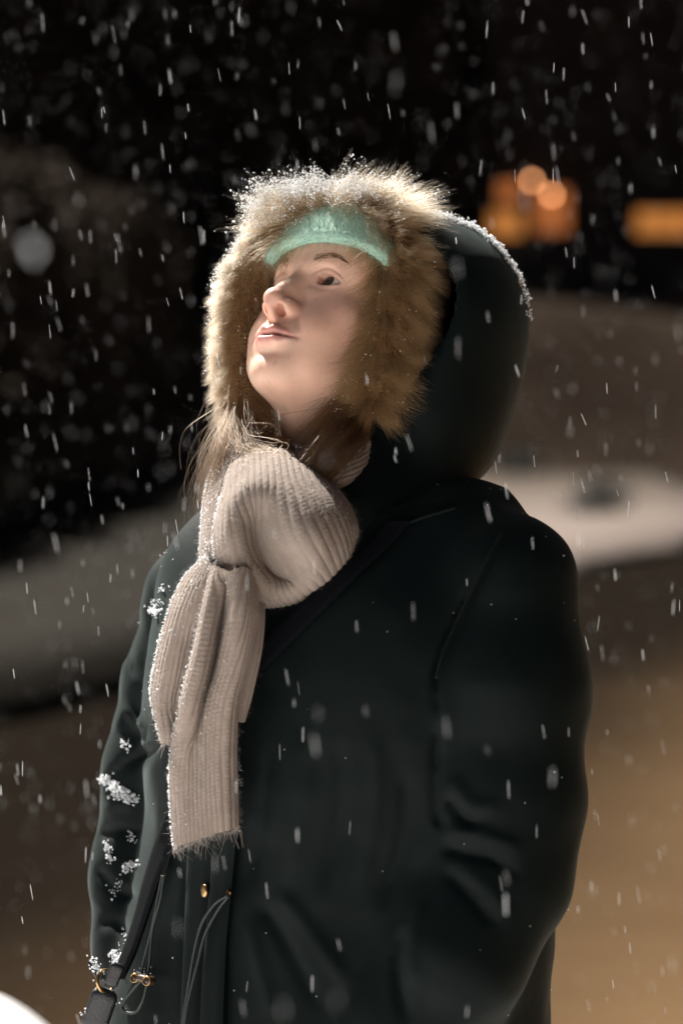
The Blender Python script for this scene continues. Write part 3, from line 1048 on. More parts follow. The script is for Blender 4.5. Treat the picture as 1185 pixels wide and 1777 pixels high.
def lock(guide, n, r0, r1, wild=.15, steps=14, rad=(.00010, .00016), tipj=.15):
    g = PA(np.array(guide, float))
    t = np.linspace(0, 1, steps)
    c = cr1(g, t)
    off = rng.normal(0, 1, (n, 3)); off /= np.maximum(np.linalg.norm(off, axis=1, keepdims=True) / np.cbrt(rng.random((n, 1))), 1e-6)
    off2 = off * .6 + rng.normal(0, .45, (n, 3))
    rr = (r0 + (r1 - r0) * t)
    p = c[None] + (off[:, None] * (1 - t)[None, :, None] + off2[:, None] * t[None, :, None]) * rr[None, :, None]
    k = rng.normal(0, 1, (n, 3)); ph = rng.random(n) * 6.28; fr = rng.uniform(.5, 1.4, n)
    w_ = np.sin(ph[:, None] + fr[:, None] * t[None] * 6.28) - np.sin(ph)[:, None]
    p += wild * .01 * k[:, None] * w_[..., None]
    # strands stop at different lengths
    e = 1 - rng.random(n) * tipj
    te = t[None] * e[:, None] * (steps - 1)
    i = np.minimum(te.astype(int), steps - 2); fr_ = (te - i)[..., None]
    ar = np.arange(n)[:, None]
    p = p[ar, i] * (1 - fr_) + p[ar, i + 1] * fr_
    return p, rng.uniform(*rad, n)


locks = [
    # right of the neck, sweeping down in front of the scarf
    lock([(640, 600, .0), (632, 660, -.01), (612, 712, -.03), (588, 752, -.06), (562, 786, -.085), (538, 818, -.088), (516, 850, -.05)], 620, .015, .010, .35, rad=(.00011, .00022), tipj=.03),
    lock([(650, 620, .01), (640, 690, -.01), (622, 738, -.04), (598, 776, -.080), (570, 806, -.092), (544, 838, -.085), (520, 870, -.04)], 520, .014, .010, .35, rad=(.00011, .00022), tipj=.03),
    lock([(625, 590, .0), (620, 650, -.02), (598, 700, -.03), (560, 740, -.05), (525, 772, -.05), (500, 815, -.02)], 900, .012, .012, .15, tipj=.03),
    # dark mass between the ruff and the neck on the left
    lock([(470, 560, .06), (455, 640, .05), (444, 700, .04), (446, 750, .03), (450, 790, .0), (455, 815, -.02)], 1600, .016, .016, .12),
    lock([(450, 600, .05), (435, 680, .03), (428, 735, .02), (436, 775, -.03), (462, 790, -.065), (490, 795, -.08)], 400, .012, .008, .2),
    # lit strands over the left strand of the scarf
    lock([(445, 620, .05), (420, 690, .02), (400, 745, -.02), (385, 790, -.04), (375, 830, -.04), (362, 880, -.03)], 420, .012, .010, .3, tipj=.5),
    lock([(440, 640, .05), (412, 700, .02), (388, 760, .0), (368, 810, .01), (356, 860, .02), (346, 915, .03)], 240, .010, .012, .6, tipj=.45),
    lock([(440, 650, .03), (418, 710, .0), (412, 760, -.05), (430, 790, -.08), (460, 795, -.09)], 90, .008, .010, .7, tipj=.4),
    lock([(425, 660, .04), (392, 740, .02), (355, 800, .02), (345, 860, .03), (350, 890, .03)], 26, .008, .012, 1.0, tipj=.5),
    lock([(430, 700, .02), (440, 760, -.06), (500, 775, -.09), (440, 800, -.10), (400, 830, -.09)], 14, .008, .012, 1.0, tipj=.6),
    lock([(600, 668, -.03), (585, 700, -.045), (560, 735, -.06), (530, 765, -.08)], 26, .008, .010, 1.0, tipj=.5),
]
hp_ = np.concatenate([a for a, b in locks]); hr_ = np.concatenate([b for a, b in locks])
strands('hair_strands', hp_ - PL, hr_, H_hair, hair, tip=.45)

# ------------------------------------------------------------------ trousers and boots under the coat
def legs_sdf(p):
    c = np.array([(545 - W / 2) * .55e-3, D + .015, 0])
    d = None
    for s_ in (1, -1):
        hip = c + lb * .085 * s_ + [0, 0, .80]; knee = c + lb * .09 * s_ + fb * .02 + [0, 0, .46]; ank = c + lb * .095 * s_ - fb * .01 + [0, 0, .16]
        e = poly_cap(p, [hip, knee, ank], [.088, .064, .052], .02)
        d = e if d is None else np.minimum(d, e)
    return d.astype(np.float32)


lv, lf = sdf_mesh(legs_sdf, (-.40, 2.0, .10), (.36, 2.66, .90), .009)
M_trouser = mat('dark_trousers', (.02, .021, .024), rough=.8, bump=.2, bscale=500)
M_boot = mat('black_boot', (.012, .011, .010), rough=.5)
mesh_obj('trousers', lv - PL, lf, M_trouser, person)
for s_ in (1, -1):
    c0 = np.array([(545 - W / 2) * .55e-3, D + .015, 0]) + lb * .095 * s_

    def boot_sdf(p):
        d = cap(p, c0 + [0, 0, .24], c0 + [0, 0, .08], .062, .056)
        d = smin(d, cap(p, c0 + [0, 0, .055], c0 + fb * .15 + [0, 0, .045], .052, .045), .03)
        return np.maximum(d, .004 - p[:, 2]).astype(np.float32)
    bv2, bf2 = sdf_mesh(boot_sdf, c0 + np.array([-.28, -.28, -.02]), c0 + np.array([.28, .28, .32]), .008)
    mesh_obj('boot', bv2 - PL, bf2, M_boot, person)

# ------------------------------------------------------------------ coat details
def on_coat(pts, off, dense=30, sm=True):
    q = cr1(np.array(pts, float), np.linspace(0, 1, dense))
    s_ = surf(q[:, 0], q[:, 1], off, coat_base)
    if sm:
        _, _, dd = proj(s_)
        k = np.hanning(11); k /= k.sum()
        d2 = np.convolve(np.pad(dd, 5, 'edge'), k, 'valid')
        s_ = P(q[:, 0], q[:, 1], np.minimum(dd, d2))
    return s_


def band_strip(name, L_, R_, off, th, matl, parent, n=60, across=7):
    l = on_coat(L_, off, n); r = on_coat(R_, off, n)
    t = np.linspace(0, 1, across)
    S = l[:, None] * (1 - t)[None, :, None] + r[:, None] * t[None, :, None]
    nn = np.cross(np.gradient(S, axis=0), np.gradient(S, axis=1)); nn /= np.linalg.norm(nn, axis=2, keepdims=True)
    nn *= np.sign((nn * (CAM - S)).sum(2, keepdims=True))
    prof = np.where((t == 0) | (t == 1), 0, 1)[None, :, None]
    F = S + nn * th * prof; B = S - nn * th * 1.5
    V = np.concatenate([F.reshape(-1, 3), B.reshape(-1, 3)]); f1 = grid_faces(n, across); f2 = grid_faces(n, across, n * across)[:, ::-1]
    return mesh_obj(name, V, np.concatenate([f1, f2]), matl, parent)


pk = band_strip('placket', [(326, 1440), (322, 1560), (317, 1680), (312, 1800)], [(376, 1440), (366, 1540), (356, 1650), (350, 1800)], .004, .0022, M_coat, coat)
pk.location = -PL
pk2 = band_strip('storm_flap', [(372, 1440), (362, 1560), (352, 1680), (346, 1800)], [(412, 1430), (402, 1540), (392, 1650), (386, 1800)], .0075, .0022, M_coat, coat)
pk2.location = -PL
# seam of the near sleeve and of the yoke
for name_, ln_ in (('sleeve_seam', [(872, 925), (838, 985), (800, 1065), (775, 1118), (757, 1178)]), ('yoke_seam', [(612, 965), (660, 930), (720, 902), (790, 880)])):
    sp_ = on_coat(ln_, .0035, 40)
    v, f = tube(sp_, .0016, 6)
    o = mesh_obj(name_, np.array(v) - PL, f, M_coat, coat)


def normal_at(p):
    return grad(coat_base, np.array([p], np.float32), .004)[0].astype(float)


# left eyelet, cord, cord lock
e1 = surf(283, 1518, .003, coat_base)[0]; n1 = normal_at(e1)
v, f = merge([torus(e1, n1, .0036, .0011)])
mesh_obj('eyelet', np.array(v) - PL, f, M_brass, coat)
cordA = on_coat([(282, 1519), (274, 1560), (262, 1620), (250, 1668), (246, 1694)], .008, 40)
cordB = on_coat([(285, 1520), (279, 1560), (266, 1610), (261, 1660), (257, 1694)], .0085, 40)
loop = on_coat([(247, 1700), (228, 1722), (213, 1744), (218, 1756), (235, 1757), (247, 1740), (254, 1715), (257, 1702)], .012, 50)
cord = mesh_obj('drawcord', np.array(merge([tube(cordA, .0013), tube(cordB, .0013), tube(loop, .0014)])[0]) - PL,
                merge([tube(cordA, .0013), tube(cordB, .0013), tube(loop, .0014)])[1], M_cord, coat)
lk = surf(250, 1699, .011, coat_base)[0]
axl = P(266, 1704) - P(232, 1696); axl /= np.linalg.norm(axl)
M_lock = mat('dark_horn_plastic', (.05, .028, .018), rough=.3, spec=.6)
parts = []
for cpx, dz in (((240, 1697), 0), ((261, 1702), 0)):
    cc = surf(*cpx, .012, coat_base)[0]
    nn = normal_at(cc) * .75 + np.array([-.1, -.6, .1]); nn /= np.linalg.norm(nn)
    parts.append(lathe(cc - nn * .004, nn, [(.0035, 0), (.0045, .001), (.0045, .009), (.0040, .010)], 16))
    rim = mesh_obj('lock_rim', np.array(torus(cc + nn * .0062, nn, .0040, .0007)[0]) - PL, torus(cc + nn * .0062, nn, .004, .0007)[1], M_brass, cord)
a_, b_ = surf(242, 1697, .013, coat_base)[0], surf(260, 1702, .013, coat_base)[0]
parts.append(tube(np.linspace(a_, b_, 5), .0042, 10))
v, f = merge(parts)
mesh_obj('cord_lock', np.array(v) - PL, f, M_lock, cord)
# right eyelet and cord
e2 = surf(397, 1552, .0105, coat_base)[0]; n2 = np.array([.92, -.35, .0]); n2 /= np.linalg.norm(n2)
v, f = torus(e2, n2, .0036, .0011)
mesh_obj('eyelet', np.array(v) - PL, f, M_brass, coat)
c1 = on_coat([(397, 1553), (372, 1570), (350, 1605), (337, 1655), (328, 1710), (320, 1760), (316, 1810)], .014, 50)
c2 = on_coat([(397, 1555), (378, 1580), (356, 1622), (344, 1668), (332, 1715), (323, 1760), (319, 1810)], .014, 50)
v, f = merge([tube(c1, .0014), tube(c2, .0014)])
mesh_obj('drawcord', np.array(v) - PL, f, M_cord, coat)
sn = surf(355, 1546, .007, coat_base)[0]; nsn = np.array([-.88, -.46, .05]); nsn /= np.linalg.norm(nsn)
v, f = lathe(sn, nsn, [(.0030, -.002), (.0062, -.001), (.0064, .0008), (.005, .0016), (.0012, .0013)], 20)
mesh_obj('snap_button', np.array(v) - PL, f, M_brass, coat)

# ------------------------------------------------------------------ the shoulder bag and its strap
bag0 = P(150, 1860, .02)
bag = bpy.data.objects.new('shoulder_bag', None); link(bag); bag.location = bag0 * np.array([1, 1, 0]) + [0, 0, .55]
tag(bag, 'dark shoulder bag with brass ring hanging by her hip on a navy strap', 'bag')
BL = np.array(bag.location)
o = band_strip('strap', [(668, 905), (648, 932), (600, 975), (548, 1022), (485, 1082), (430, 1140)], [(712, 905), (684, 938), (632, 988), (578, 1042), (512, 1108), (455, 1165)], .0075, .0016, M_strap, bag)
o.location = -BL
o = band_strip('strap', [(300, 1385), (280, 1430), (262, 1480), (246, 1535), (232, 1590), (214, 1645), (196, 1690)], [(326, 1400), (310, 1442), (290, 1492), (270, 1545), (252, 1600), (234, 1652), (212, 1700)], .007, .0018, M_strap, bag)
o.location = -BL
rc = P(184, 1703, -.015)
ringv = torus(rc, np.array([.75, -.62, .2]), .0105, .0017, 28, 8)
mesh_obj('ring', np.array(ringv[0]) - BL, ringv[1], M_brass, bag)
M_leather = mat('black_leather', (.014, .014, .017), rough=.38, bump=.3, bscale=400)


def slab(a, b, wd, th, n=14):
    """a soft flat tab from a to b"""
    a = np.asarray(a); b = np.asarray(b); t = b - a; L_ = np.linalg.norm(t); t = t / L_
    s_ = np.cross(t, [0.1, -1, 0.1]); s_ /= np.linalg.norm(s_); m_ = np.cross(t, s_)
    v, f = [], []
    prof = [(math.copysign(abs(math.cos(x)) ** .5, math.cos(x)), math.copysign(abs(math.sin(x)) ** .5, math.sin(x))) for x in np.linspace(0, 2 * np.pi, 13)[:-1]]
    for i in range(n):
        k = i / (n - 1); e = min(1, .55 + 4 * min(k, 1 - k))
        for x, y in prof:
            v.append(a + t * L_ * k + s_ * wd * .5 * x * e + m_ * th * .5 * y * e)
    for i in range(n - 1):
        for j in range(12):
            f.append((i * 12 + j, i * 12 + (j + 1) % 12, (i + 1) * 12 + (j + 1) % 12, (i + 1) * 12 + j))
    f.append(tuple(range(12))[::-1]); f.append(tuple((n - 1) * 12 + j for j in range(12)))
    return v, f


v, f = merge([slab(P(158, 1664, -.005), P(178, 1698, -.012), .010, .005), slab(P(206, 1672, -.02), P(190, 1712, -.018), .014, .006)])
mesh_obj('strap_tab', np.array(v) - BL, f, M_leather, bag)
v, f = slab(P(186, 1716, -.016), P(160, 1790, -.01), .026, .012)
mesh_obj('connector', np.array(v) - BL, f, M_leather, bag)


def bag_sdf(p):
    q = p - P(128, 2000, .03).astype(np.float32)
    s_ = np.abs(np.stack([q @ np.array([.8, -.6, 0], np.float32), q @ np.array([.6, .8, 0], np.float32), q[:, 2]], 1)) - np.array([.085, .028, .072], np.float32)
    return (np.linalg.norm(np.maximum(s_, 0), axis=1) + np.minimum(s_.max(1), 0) - .018 + .002 * w_fine(p)).astype(np.float32)


v, f = sdf_mesh(bag_sdf, P(128, 2000, .03) - .16, P(128, 2000, .03) + .16, .006)
mesh_obj('bag_body', v - BL, f, M_leather, bag)

# ------------------------------------------------------------------ snow that has settled on her
TS = np.array(to_sun)
snow_c, snow_r = [], []
# tips of the fur, mostly on the top and the left
Nn = fur_dir(ii, tth, np.random.default_rng(3))
px_, py_, _ = proj(fur_tips)
lit = np.clip(Nn @ TS, 0, 1) * (.30 + .70 * np.clip((800 - py_) / 380, 0, 1)) + .5 * np.clip((430 - py_) / 120, 0, 1) * np.clip(Nn[:, 2] + .2, 0, 1)
lit *= np.where(px_ > 640, .55 * np.clip((470 - py_) / 120, .04, 1), 1)
nz = Waves(16, 18, 70, 77)(fur_tips)
pr = np.clip(lit * (.75 + 1.6 * nz) - .10, 0, 1)
pk_ = rng.random(NS) < pr * 1.0
for k_, lo_, hi_ in ((-1, .0003, .0010), (-2, .0003, .0010), (-2, .0003, .0009), (-3, .0003, .0009), (-3, .0003, .0008)):
    q = pts[pk_, k_] + rng.normal(0, .0012, (pk_.sum(), 3))
    snow_c.append(q); snow_r.append(rng.uniform(lo_, hi_, len(q)) * (.7 + .9 * rng.random(len(q)) ** 3))
few = rng.choice(NS, 420); snow_c.append(pts[few, -2]); snow_r.append(rng.uniform(.0004, .001, len(few)))
o = octas(np.concatenate(snow_c), np.concatenate(snow_r), M_flake, 'snow_on_fur')
tag(o, 'white snow crystals caught in the tan fur round the hood', 'snow', kind='stuff')
# scarf
sc, sr = [], []
for o_, F, n_ in scarf_pts:
    q = F.reshape(-1, 3); m_ = n_.reshape(-1, 3)
    l_ = m_ @ TS
    z_ = Waves(16, 20, 90, 78)(q)
    u_, v_, _ = proj(q)
    base_p = .16 if o_.name.startswith('knot') else .42
    edge = np.zeros(F.shape[:2]); edge[:, :12] = 1
    pr = np.clip(l_ - .30, 0, 1) * base_p * np.clip(.35 + 2.0 * z_, 0, 1.4) + edge.ravel() * .24 * (l_ > 0)
    s_ = rng.random(len(q)) < pr * (60000 / len(q)) * .55
    sc.append(q[s_] + m_[s_] * .0008 + rng.normal(0, .0006, (s_.sum(), 3))); sr.append(rng.uniform(.0004, .0011, s_.sum()) * (.8 + .8 * rng.random(s_.sum()) ** 4))
o = octas(np.concatenate(sc), np.concatenate(sr), M_flake, 'snow_on_scarf')
tag(o, 'fine white snow crystals stuck to the folds of the beige scarf', 'snow', kind='stuff')
# hood ridge and shoulders
hn = grad(hood_sdf, hv2.astype(np.float32), .004)
hu_, hv_, hd_ = proj(hv2)
rim = (hu_ > 722) * ((hu_ > 790) | (hv_ < 440)) * (hv_ < 600) * np.clip(hn[:, 2] - .05, 0, 1) * (np.abs(hn @ CF) < .30) * np.clip(Waves(12, 20, 60, 79)(hv2) * 1.5 + .55, 0, 1)
s_ = np.nonzero(rng.random(len(hv2)) < rim * 2.2)[0]
s_ = np.repeat(s_, 2)
q = hv2[s_] + hn[s_] * .001 + rng.normal(0, .0018, (len(s_), 3))
cn = grad(coat_base, cv.astype(np.float32), .004); cu_, cv_, cd_ = proj(cv)
s2 = np.nonzero(rng.random(len(cv)) < np.clip(cn @ TS - .1, 0, 1) * .012 + .0018 * (cd_ < .05))[0]
q2 = cv[s2] + cn[s2] * .0008
spots = [((178, 1352), (228, 1384), 200, .0042), ((196, 1372), (240, 1388), 80, .003), ((258, 1058), (274, 1062), 50, .003), ((258, 1040), (282, 1046), 26, .002), ((276, 1020), (284, 1024), 20, .002),
         ((186, 1462), (194, 1496), 60, .0026), ((226, 1445), (232, 1460), 30, .002), ((214, 1505), (236, 1500), 50, .0032), ((206, 1530), (212, 1533), 14, .002), ((196, 1546), (198, 1548), 14, .002),
         ((210, 1285), (222, 1292), 26, .003), ((196, 1650), (206, 1672), 70, .003), ((212, 1610), (220, 1640), 26, .002), ((160, 1668), (176, 1690), 90, .0022), ((245, 1690), (262, 1694), 40, .0018),
         ((150, 1760), (168, 1748), 50, .003), ((186, 1722), (200, 1738), 40, .002), ((272, 968), (292, 950), 10, .0012), ((240, 1690), (243, 1688), 20, .0014)]
q3, r3 = [], []
for a, b, n_, sg in spots:
    n_ = int(n_ * .95); sg *= .62
    t = rng.random(n_)[:, None]; c = np.array(a) * (1 - t) + np.array(b) * t + rng.normal(0, 1, (n_, 2)) * (2.6 + 7 * rng.random((n_, 1)) ** 4)
    sp_ = surf(c[:, 0], c[:, 1], .001, lambda p: np.minimum(coat_sdf(p), bag_sdf(p)).astype(np.float32))
    if a[0] in (160, 150, 186) and a[1] > 1640: sp_ = P(c[:, 0], c[:, 1], -.016)
    q3.append(sp_ + rng.normal(0, sg * .4, (n_, 3))); r3.append(rng.uniform(.4, 1.1, n_) * sg)
o = octas(np.concatenate([q, q2] + q3), np.concatenate([rng.uniform(.0006, .0020, len(q)), rng.uniform(.0004, .0009, len(q2))] + r3), M_flake, 'snow_on_coat')
tag(o, 'clumps and specks of snow settled on the dark parka and hood ridge', 'snow', kind='stuff')

# ------------------------------------------------------------------ the place behind her
def ground_grid(name, xs, ys, zf, m, parent=None):
    X, Y = np.meshgrid(xs, ys, indexing='ij')
    V = np.stack([X, Y, zf(X, Y)], -1)
    return mesh_obj(name, V.reshape(-1, 3), grid_faces(len(xs), len(ys))[:, ::-1], m, parent)


M_road = mat('shade_tinted_road', rough=.95, attr=True, var=.25, scale=1.6, bump=.5, bscale=60, spec=.0)
M_verge = mat('shade_tinted_verge', rough=.95, spec=.0, attr=True, var=.22, scale=.9, bump=.6, bscale=12)
M_fresh = mat('fresh_snow', (.80, .80, .80), rough=.9, var=.06, scale=6, bump=.5, bscale=40)
_xs = np.concatenate([np.linspace(-160, -9, 12), np.linspace(-8.5, 9, 71), np.linspace(10, 160, 12)])
_ys = np.concatenate([np.linspace(-40, 2, 8), np.linspace(2.5, 40, 110), np.linspace(42, 260, 16)])
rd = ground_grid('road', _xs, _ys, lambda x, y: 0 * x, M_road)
gw = Waves(20, .12, 1.2, 51, (1, 1, 0))


def edge_x(y):
    e = -1.54 + (y - 10.9) * .375
    return np.where(y > 29, 5.25 + (y - 29) * .045, e)


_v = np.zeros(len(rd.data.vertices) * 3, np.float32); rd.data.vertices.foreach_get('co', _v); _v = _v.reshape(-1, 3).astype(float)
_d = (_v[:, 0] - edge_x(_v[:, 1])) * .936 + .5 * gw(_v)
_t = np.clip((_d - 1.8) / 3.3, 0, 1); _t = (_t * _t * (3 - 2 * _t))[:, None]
vcol(rd, np.array([.0085, .0066, .0050]) * (1 - _t) + np.array([.128, .080, .042]) * _t)     # shade painted into the colour by the kerb, sandy brown further out
tag(rd, kind='structure')
ny, nx = 120, 70
ys = np.linspace(5.0, 78, ny); tt_ = np.linspace(0, 1, nx) ** 1.6
V = np.zeros((ny, nx, 3))
for i, y in enumerate(ys):
    xr = edge_x(np.array(y)) + .12 * math.sin(y * 1.7) + .07 * math.sin(y * 4.1)
    V[i, :, 0] = xr - tt_ * 34; V[i, :, 1] = y
p_ = V.reshape(-1, 3)
V[..., 2] = .10 + .035 * gw(p_).reshape(ny, nx) + .05 * gw(p_ * 3).reshape(ny, nx) * .5
V[:, 0, 2] = -.01
V[:, 1, 2] *= .75
vg = mesh_obj('snowy_verge', V.reshape(-1, 3), grid_faces(ny, nx), M_verge); tag(vg, kind='structure')
_p = V.reshape(-1, 3); _n = gw(_p)
_s = np.clip((_p[:, 0] - .15 + .5 * _n) / 1.1, 0, 1)[:, None]
_e = np.clip((edge_x(_p[:, 1]) - _p[:, 0] + .2 * _n) / 1.5, .22, 1)[:, None]                # tree shade painted as grey on the left, plain snow colour on the right
_f = np.clip((_p[:, 1] - 24 + 4 * _n) / 22, 0, 1)[:, None]                   # thinning to muddy grass further back
_c = np.array([.024, .022, .019]) * (1 - _s) + np.array([.185, .153, .135]) * _s
_c = _c * (_e * (1 - _s) + (.45 + .55 * _e) * _s)                               # darker towards the kerb
vcol(vg, _c * (1 - _f * _s) + np.array([.050, .042, .034]) * _f * _s)
# unseen bright snow round her feet, added and sized to bounce fill onto her
yn = np.linspace(-9.0, 5.2, 90); xn = np.linspace(-9, .75, 90)
ns_ = ground_grid('snow_bounce_sheet', xn, yn, lambda x, y: np.where((x < -8.85) | (x > .65) | (y > 5.1) | (y < -8.9), -.01, .012 + .008 * np.sin(x * 3 + y) * np.cos(y * 2.3)), M_fresh)
tag(ns_, kind='structure')
# heap of shovelled snow at the lower left
hw_ = Waves(24, .8, 6, 61)
heap_c = np.array([-.80, 4.25, 0.0])


def heap_sdf(p):
    return (ell(p, heap_c, (.40, .38, .43)) + .05 * hw_(p)).astype(np.float32)


v, f = sdf_mesh(heap_sdf, heap_c - np.array([.6, .6, .02]), heap_c + np.array([.6, .6, .65]), .022)
hp = mesh_obj('snow_heap', v, f, M_fresh); tag(hp, 'pale heap of shovelled snow just showing at the lower left corner', 'snow heap')


def leafy(n, rx, rz, seed, size, droop=.3, cone=True):
    """clumped leaf-sized faces filling a crown"""
    r = np.random.default_rng(seed); v, f = [], []
    nb = max(6, n // 26)
    cl = []
    for _ in range(nb):
        h = r.random() ** (1.0 if not cone else .75); a = r.random() * 6.28
        rad = (rx * (1 - h) ** .8 + .05 if cone else rx * math.sqrt(max(.05, 1 - (2 * h - 1) ** 2))) * r.uniform(.45, 1.1)
        cl.append((rad * math.cos(a), rad * math.sin(a), h * rz, a))
    for k in range(n):
        x, y, z, a = cl[r.integers(nb)]
        c = np.array([x, y, z]) + r.normal(0, 1, 3) * [size * 1.6, size * 1.6, size * 1.0]
        d = np.array([math.cos(a), math.sin(a), -droop]) + r.normal(0, .5, 3); d /= np.linalg.norm(d)
        s_ = np.cross(d, r.normal(size=3)); s_ /= np.linalg.norm(s_)
        L_ = size * r.uniform(.7, 1.6); w_ = L_ * .33
        o = len(v); v += [c - d * L_ * .5, c + s_ * w_, c + d * L_ * .6, c - s_ * w_]; f.append((o, o + 1, o + 2, o + 3))
    return v, f


M_fol = mat('dark_needles', (.075, .062, .050), rough=.9, spec=.0, var=.5, scale=1.5)
M_bark = mat('dark_bark', (.03, .022, .017), rough=.9, spec=.05, bump=.6, bscale=30)
M_shrub = mat('shrub_leaves', (.02, .024, .018), rough=.8, var=.5, scale=6)


def tree_mesh(seed, rx, rz):
    v, f = leafy(5200, rx, rz, seed, rz * .024)
    me = bpy.data.meshes.new('crown'); me.from_pydata([tuple(x) for x in v], [], f); me.materials.append(M_fol)
    parts = [tube([(0, 0, -.2), (.02, .01, rz * .3), (.0, .02, rz * .65), (.01, 0, rz * .96)], [.16, .13, .07, .02], 8)]
    r = np.random.default_rng(seed + 9)
    for k in range(9):
        h = rz * r.uniform(.15, .8); a = r.random() * 6.28; L_ = rx * (1 - h / rz) * .8
        parts.append(tube([(0, 0, h), (L_ * .5 * math.cos(a), L_ * .5 * math.sin(a), h + .05), (L_ * math.cos(a), L_ * math.sin(a), h - .1)], [.035, .025, .008], 5))
    v, f = merge(parts)
    mt = bpy.data.meshes.new('trunk'); mt.from_pydata(v, [], f); mt.materials.append(M_bark)
    return me, mt


protos = [tree_mesh(100 + k, 1.5 + .25 * k, 7.5 + k) for k in range(4)]


def tree(x, y, z, k, s_, rz_, label, group):
    t = bpy.data.objects.new('conifer_tree', None); link(t); t.location = (x, y, z); t.rotation_euler[2] = rz_; t.scale = (s_, s_, s_ * random.uniform(.9, 1.2))
    tag(t, label, 'tree', group)
    for nm, me in zip(('crown', 'trunk'), protos[k]):
        o = bpy.data.objects.new(nm, me); link(o, t)
        if nm == 'crown': o.location = (0, 0, .7)
    return t


G1 = ('dark conifer in the row along the left of the snowy verge', 'conifers along the left of the verge')
for i, (x, y, h) in enumerate([(-4.9 + .012 * k, 17.5 + 1.5 * k, 4.0 + .07 * k) for k in range(26)]):
    t = tree(x + random.uniform(-.25, .25), y + random.uniform(-.3, .3), .05, i % 4, 1.0, random.uniform(0, 6), *G1)
    hh = (7.5 + i % 4) + .7
    t.scale = (.72, .72, h / hh * random.uniform(.95, 1.04))
G2 = ('dark conifer on the slope far behind the house', 'conifers on the far slope')
for x_, y_ in ((1.6, 73), (1.0, 77), (-.8, 75), (2.6, 80), (-2.6, 74)):
    tree(x_, y_, 0, random.randrange(4), 1.9, random.uniform(0, 6), *G2)
for row, (yy, n_, sc_) in enumerate([(72, 9, 1.6), (84, 10, 1.9), (98, 10, 2.2)]):
    for i in range(n_):
        x = -17 + 36 * (i + .5) / n_ + random.uniform(-.8, .8)
        if 2.6 < x < 23 and yy < 84: continue
        tree(x, yy + random.uniform(-3, 3), max(0, (yy - 66) * .55) - .3, random.randrange(4), sc_ * random.uniform(.9, 1.2), random.uniform(0, 6), *G2)
M_hill = mat('dark_hillside', (.016, .014, .012), rough=1.0, var=.6, scale=.2, spec=.1)
hl_ = ground_grid('hillside', np.linspace(-150, 150, 60), np.linspace(64, 190, 50), lambda x, y: np.maximum((y - 66) * .55, -.5) + .8 * np.sin(x * .21 + y * .1) * (y > 72), M_hill)
tag(hl_, kind='structure')

M_bank = mat('brown_earth_bank', (.026, .019, .0145), rough=1.0, var=.5, scale=.5, spec=.0, bump=.5, bscale=8)
def bank_z(x, y):
    k = np.clip((y - 46) / 9, 0, 1); k = k * k * (3 - 2 * k)
    e = np.clip((x + 3.5) / 4, 0, 1)
    return -.12 + (3.7 + .3 * np.sin(x * .5)) * k * e * np.clip((62 - y) / 3, 0, 1) + .12 * gw(np.stack([x, y, 0 * x], -1).reshape(-1, 3) * 2).reshape(x.shape)
bk = ground_grid('earth_bank', np.linspace(-3.5, 40, 80), np.linspace(44, 62, 50), bank_z, M_bank); tag(bk, kind='structure')
# house with lit windows
M_wall_lo = mat('brown_plaster', (.46, .335, .25), rough=.9, var=.25, scale=1.2, bump=.4, bscale=20)
M_wall_hi = mat('dark_boarding', (.022, .017, .014), rough=.85, var=.3, scale=3)
M_roof = mat('dark_roof', (.012, .012, .013), rough=.8)
M_frame = mat('dark_frame', (.03, .02, .014), rough=.6)
M_warm = mat('lit_window_pane', (.2, .1, .04), rough=.3, emit=(1.0, .30, .08, .13))
M_warm2 = mat('lit_window_pane_yellow', (.2, .1, .04), rough=.3, emit=(1.0, .36, .08, .16))
M_bulb = mat('lamp_globe', (.8, .6, .4), rough=.3, emit=(1.0, .42, .18, 3.0))


def box(a, b):
    (x0, y0, z0), (x1, y1, z1) = a, b
    v = [(x0, y0, z0), (x1, y0, z0), (x1, y1, z0), (x0, y1, z0), (x0, y0, z1), (x1, y0, z1), (x1, y1, z1), (x0, y1, z1)]
    return v, [(0, 3, 2, 1), (4, 5, 6, 7), (0, 1, 5, 4), (1, 2, 6, 5), (2, 3, 7, 6), (3, 0, 4, 7)]


HD = 72.0
hx0 = 4.3; hx1 = 21.0
house = bpy.data.objects.new('house', None); link(house); house.location = (12.0, HD, 0)
tag(house, 'dark tall house with orange lit windows behind the hood', 'house')
HL = np.array([12.0, HD, 0])


def hpart(name, prt, m, parent=house, smooth=False):
    v, f = prt
    off = HL
    return mesh_obj(name, np.array(v) - off, f, m, parent, smooth=smooth)


hpart('ground_floor_wall', box((5.2, HD, -.2), (hx1, HD + 8, 4.4)), M_wall_lo)
hpart('upper_wall', box((hx0, HD - .35, 4.41), (hx1 + .2, HD + 8, 16.0)), M_wall_hi)
rv = [(hx0 - .5, HD - .9, 16.01), (hx1 + .7, HD - .9, 16.01), (hx1 + .7, HD + 8.6, 16.01), (hx0 - .5, HD + 8.6, 16.01), (hx0 + 1, HD + 3.8, 19.0), (hx1 - 1, HD + 3.8, 19.0)]
hpart('roof', (rv, [(0, 1, 5, 4), (1, 2, 5), (2, 3, 4, 5), (3, 0, 4), (3, 2, 1, 0)]), M_roof)


def hx(px): return (px - W / 2) * K * (HD - .4)
def hz(py): return CAMZ - (py - 700) * K * (HD - .4)


